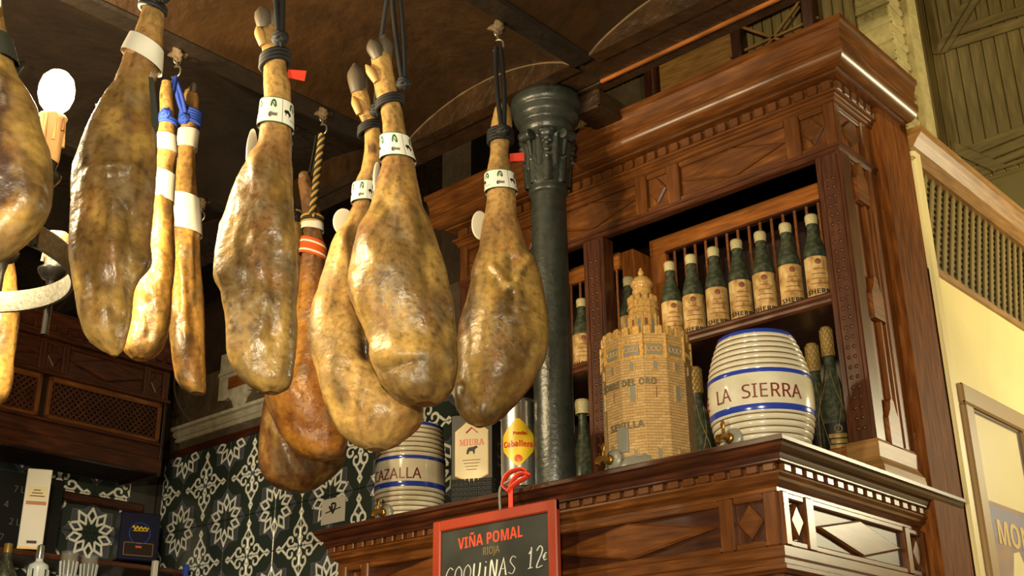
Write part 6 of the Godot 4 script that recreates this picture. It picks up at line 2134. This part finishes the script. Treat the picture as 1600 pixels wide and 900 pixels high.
	# low sliver at the left edge, behind the chandelier
	h = make_ham("golden ham partly hidden behind the iron wheel at the lower left edge", Vector2(-3.98, -1.64), [[190, -44, -22], [260, -46, -18], [330, -56, -2], [380, -64, 14], [420, -70, 23], [469, -74, 27], [518, -74, 25], [567, -70, 21], [600, -64, 18], [620, -56, 12], [632, -44, 0]], {"seed": 7, "shank": 0.3, "bias": -0.25, "mould": -0.3, "fat": Color(0.47, 0.27, 0.07), "creases": [[0, 500, 12, 540, 0.02, -0.004, 1.0]]})
	ham_knot(h, 215, 0.0, -28, 205, M.cord_black, "cord of the golden ham behind the iron wheel", [Vector3(-3.98, 4.0, -1.64)], ropes, 2, 0.006, 0.03)
	# two slim hams on blue cords
	h = make_ham("slim golden ham just right of the large one, wearing two white bands on blue cord", Vector2(-3.36, -1.80), [[128, 253, 268], [146, 250, 270], [180, 250, 272], [209, 247, 273], [240, 243, 275], [262, 240, 272], [298, 237, 270], [356, 230, 270], [405, 222, 270], [444, 214, 269], [493, 207, 265], [523, 200, 260], [542, 194, 253], [553, 196, 243], [561, 206, 230]], {"seed": 8, "shank": 0.40, "bias": -0.38, "mould": -0.3, "fat": Color(0.52, 0.29, 0.07), "skin": Color(0.44, 0.25, 0.08), "creases": [[235, 480, 240, 530, 0.02, -0.006, 0.5], [255, 320, 262, 440, 0.02, 0.005, -0.4]]})
	ham_band(h, 209, 236, -0.1, M.white_tag)
	ham_band(h, 260, 302, -0.25, M.white_tag, "label_band", 0.0095)
	ham_knot(h, 190, 0.0, 262, 186, M.cord_blue, "blue cords from the hook to the slim ham nearer the bulb", [on(278, 84, 1, 3.936) + Vector3(0, -0.1, 0), on(278, 84, 1, 3.936) + Vector3(0.005, -0.1, 0)], ropes, 2, 0.006, 0.03)
	h = make_ham("slimmest golden ham, seen edge on, right of the other one on blue cord", Vector2(-3.42, -2.06), [[143, 289, 308], [152, 286, 311], [171, 285, 311], [200, 283, 309], [234, 279, 305], [270, 276, 306], [298, 274, 308], [335, 272, 311], [371, 271, 313], [420, 268, 315], [469, 266, 317], [518, 267, 319], [567, 270, 320], [591, 275, 321], [606, 285, 321], [615, 299, 319]], {"seed": 9, "shank": 0.42, "bias": -0.22, "mould": -0.35, "fat": Color(0.50, 0.27, 0.065), "skin": Color(0.44, 0.25, 0.08), "creases": [[290, 420, 300, 560, 0.012, 0.005, -0.3]]})
	ham_band(h, 206, 234, -0.05, M.white_tag)
	ham_band(h, 309, 364, -0.2, M.white_tag, "label_band", 0.0095)
	hoof(h, [[304, 148, 305, 130, 0.012, 0.012], [298, 148, 299, 134, 0.012, -0.006]], [], M.hoof)
	ham_knot(h, 190, -0.2, 292, 192, M.cord_blue, "blue cords from the hook to the slimmest edge-on ham", [on(278, 84, 1, 3.936) + Vector3(-0.004, -0.1, 0), on(278, 84, 1, 3.936) + Vector3(0.002, -0.1, 0.004)], ropes, 5, 0.007, 0.03)
	# orange ham on the twisted rope
	h = make_ham("orange ham with a small orange band, hanging on the yellow and black rope", Vector2(-3.30, -2.546), [[270, 470, 482], [282, 466, 487], [313, 470, 497], [349, 474, 502], [363, 474, 503], [385, 473, 507], [408, 470, 507], [458, 465, 508], [513, 458, 516], [558, 444, 524], [590, 428, 530], [619, 416, 536], [641, 420, 541], [669, 432, 543], [691, 446, 542], [704, 458, 537], [713, 470, 528], [719, 486, 514]], {"seed": 10, "shank": 0.36, "bias": -0.16, "mould": -0.4, "spots": -0.2, "fat": Color(0.50, 0.235, 0.042), "rind": Color(0.30, 0.115, 0.024), "skin": Color(0.22, 0.11, 0.05), "leg_spots": 0.1, "creases": [[430, 660, 520, 690, 0.03, -0.004, 0.5]]})
	ham_band(h, 350, 362, -0.1, M.white_tag)
	ham_band(h, 379, 405, -0.3, M.orange_tag, "orange_band")
	ham_band(h, 384, 387, -0.3, M.white_tag, "printed_line", 0.0095)
	ham_band(h, 398, 401, -0.3, M.white_tag, "printed_line", 0.0095)
	hoof(h, [[474, 285, 473, 268, 0.014, 0.0]], [], M.hoof_pale)
	twisted_rope(h)
	# lowest, darkest ham behind the orange one
	h = make_ham("dark low ham with glossy cut flesh showing beneath the orange one", Vector2(-3.62, -2.62), [[330, 455, 472], [380, 452, 474], [440, 446, 480], [500, 436, 490], [560, 424, 506], [610, 415, 522], [650, 410, 534], [692, 406, 541], [720, 405, 536], [738, 409, 525], [752, 418, 510], [762, 432, 496], [768, 450, 480]], {"seed": 11, "shank": 0.2, "bias": 0.24, "mould": -0.4, "rind": Color(0.17, 0.075, 0.028), "creases": [[425, 660, 470, 750, 0.02, 0.008, -0.2], [500, 700, 535, 720, 0.03, 0.004, -0.7]]})
	ham_knot(h, 345, 0.0, 463, 340, M.cord_black, "dark cord of the low ham, behind the left centre one", [Vector3(-3.62, 3.95, -2.62)], ropes, 2, 0.006, 0.02)

func twisted_rope(h: Dictionary) -> void:
	var o := thing("twisted_rope", "yellow and black twisted rope with a steel hook above the orange ham", "rope", Vector3(h.spot.x, h.low, h.spot.y), YAW, "cords that the hams hang on")
	var top := o.transform.affine_inverse() * (on(505, 176, 1, 3.936) + Vector3(0, -0.10, 0))
	var bot := ham_point(490, 345, h.spot) - Vector2(0, h.low)
	var b := Vector3(bot.x, bot.y, 0.04)
	for s in 4:
		var pts := []
		for k in 61:
			var t := k / 60.0
			var an := TAU * s / 4 + t * 34.0
			var w := top.lerp(b, t)
			pts.append(w + Vector3(cos(an) * 0.0085, 0, sin(an) * 0.0085))
		part("strand", tubed(pts, 0.0065, 6), M.cord_yellow if s % 2 else M.cord_green, o)
	for q in 2:
		var pts := []
		for k in 41:
			var t := k / 40.0
			var w := top.lerp(b + Vector3(-0.02, 0.02, -0.02), t)
			pts.append(w + Vector3(-0.012 - 0.012 * q, 0, -0.006))
		part("thin_cord", tubed(pts, 0.003, 5), M.cord_green, o)
	var u := ham_at(h, 345)
	for q in 3:
		var pts := []
		for j in 29:
			var an := TAU * j / 28
			var w := ham_ring(h, u, an, 0.006)
			w.y += (q - 1) * 0.012
			pts.append(w)
		part("coil", tubed(pts, 0.005, 6), M.cord_green if q % 2 else M.cord_yellow, o)
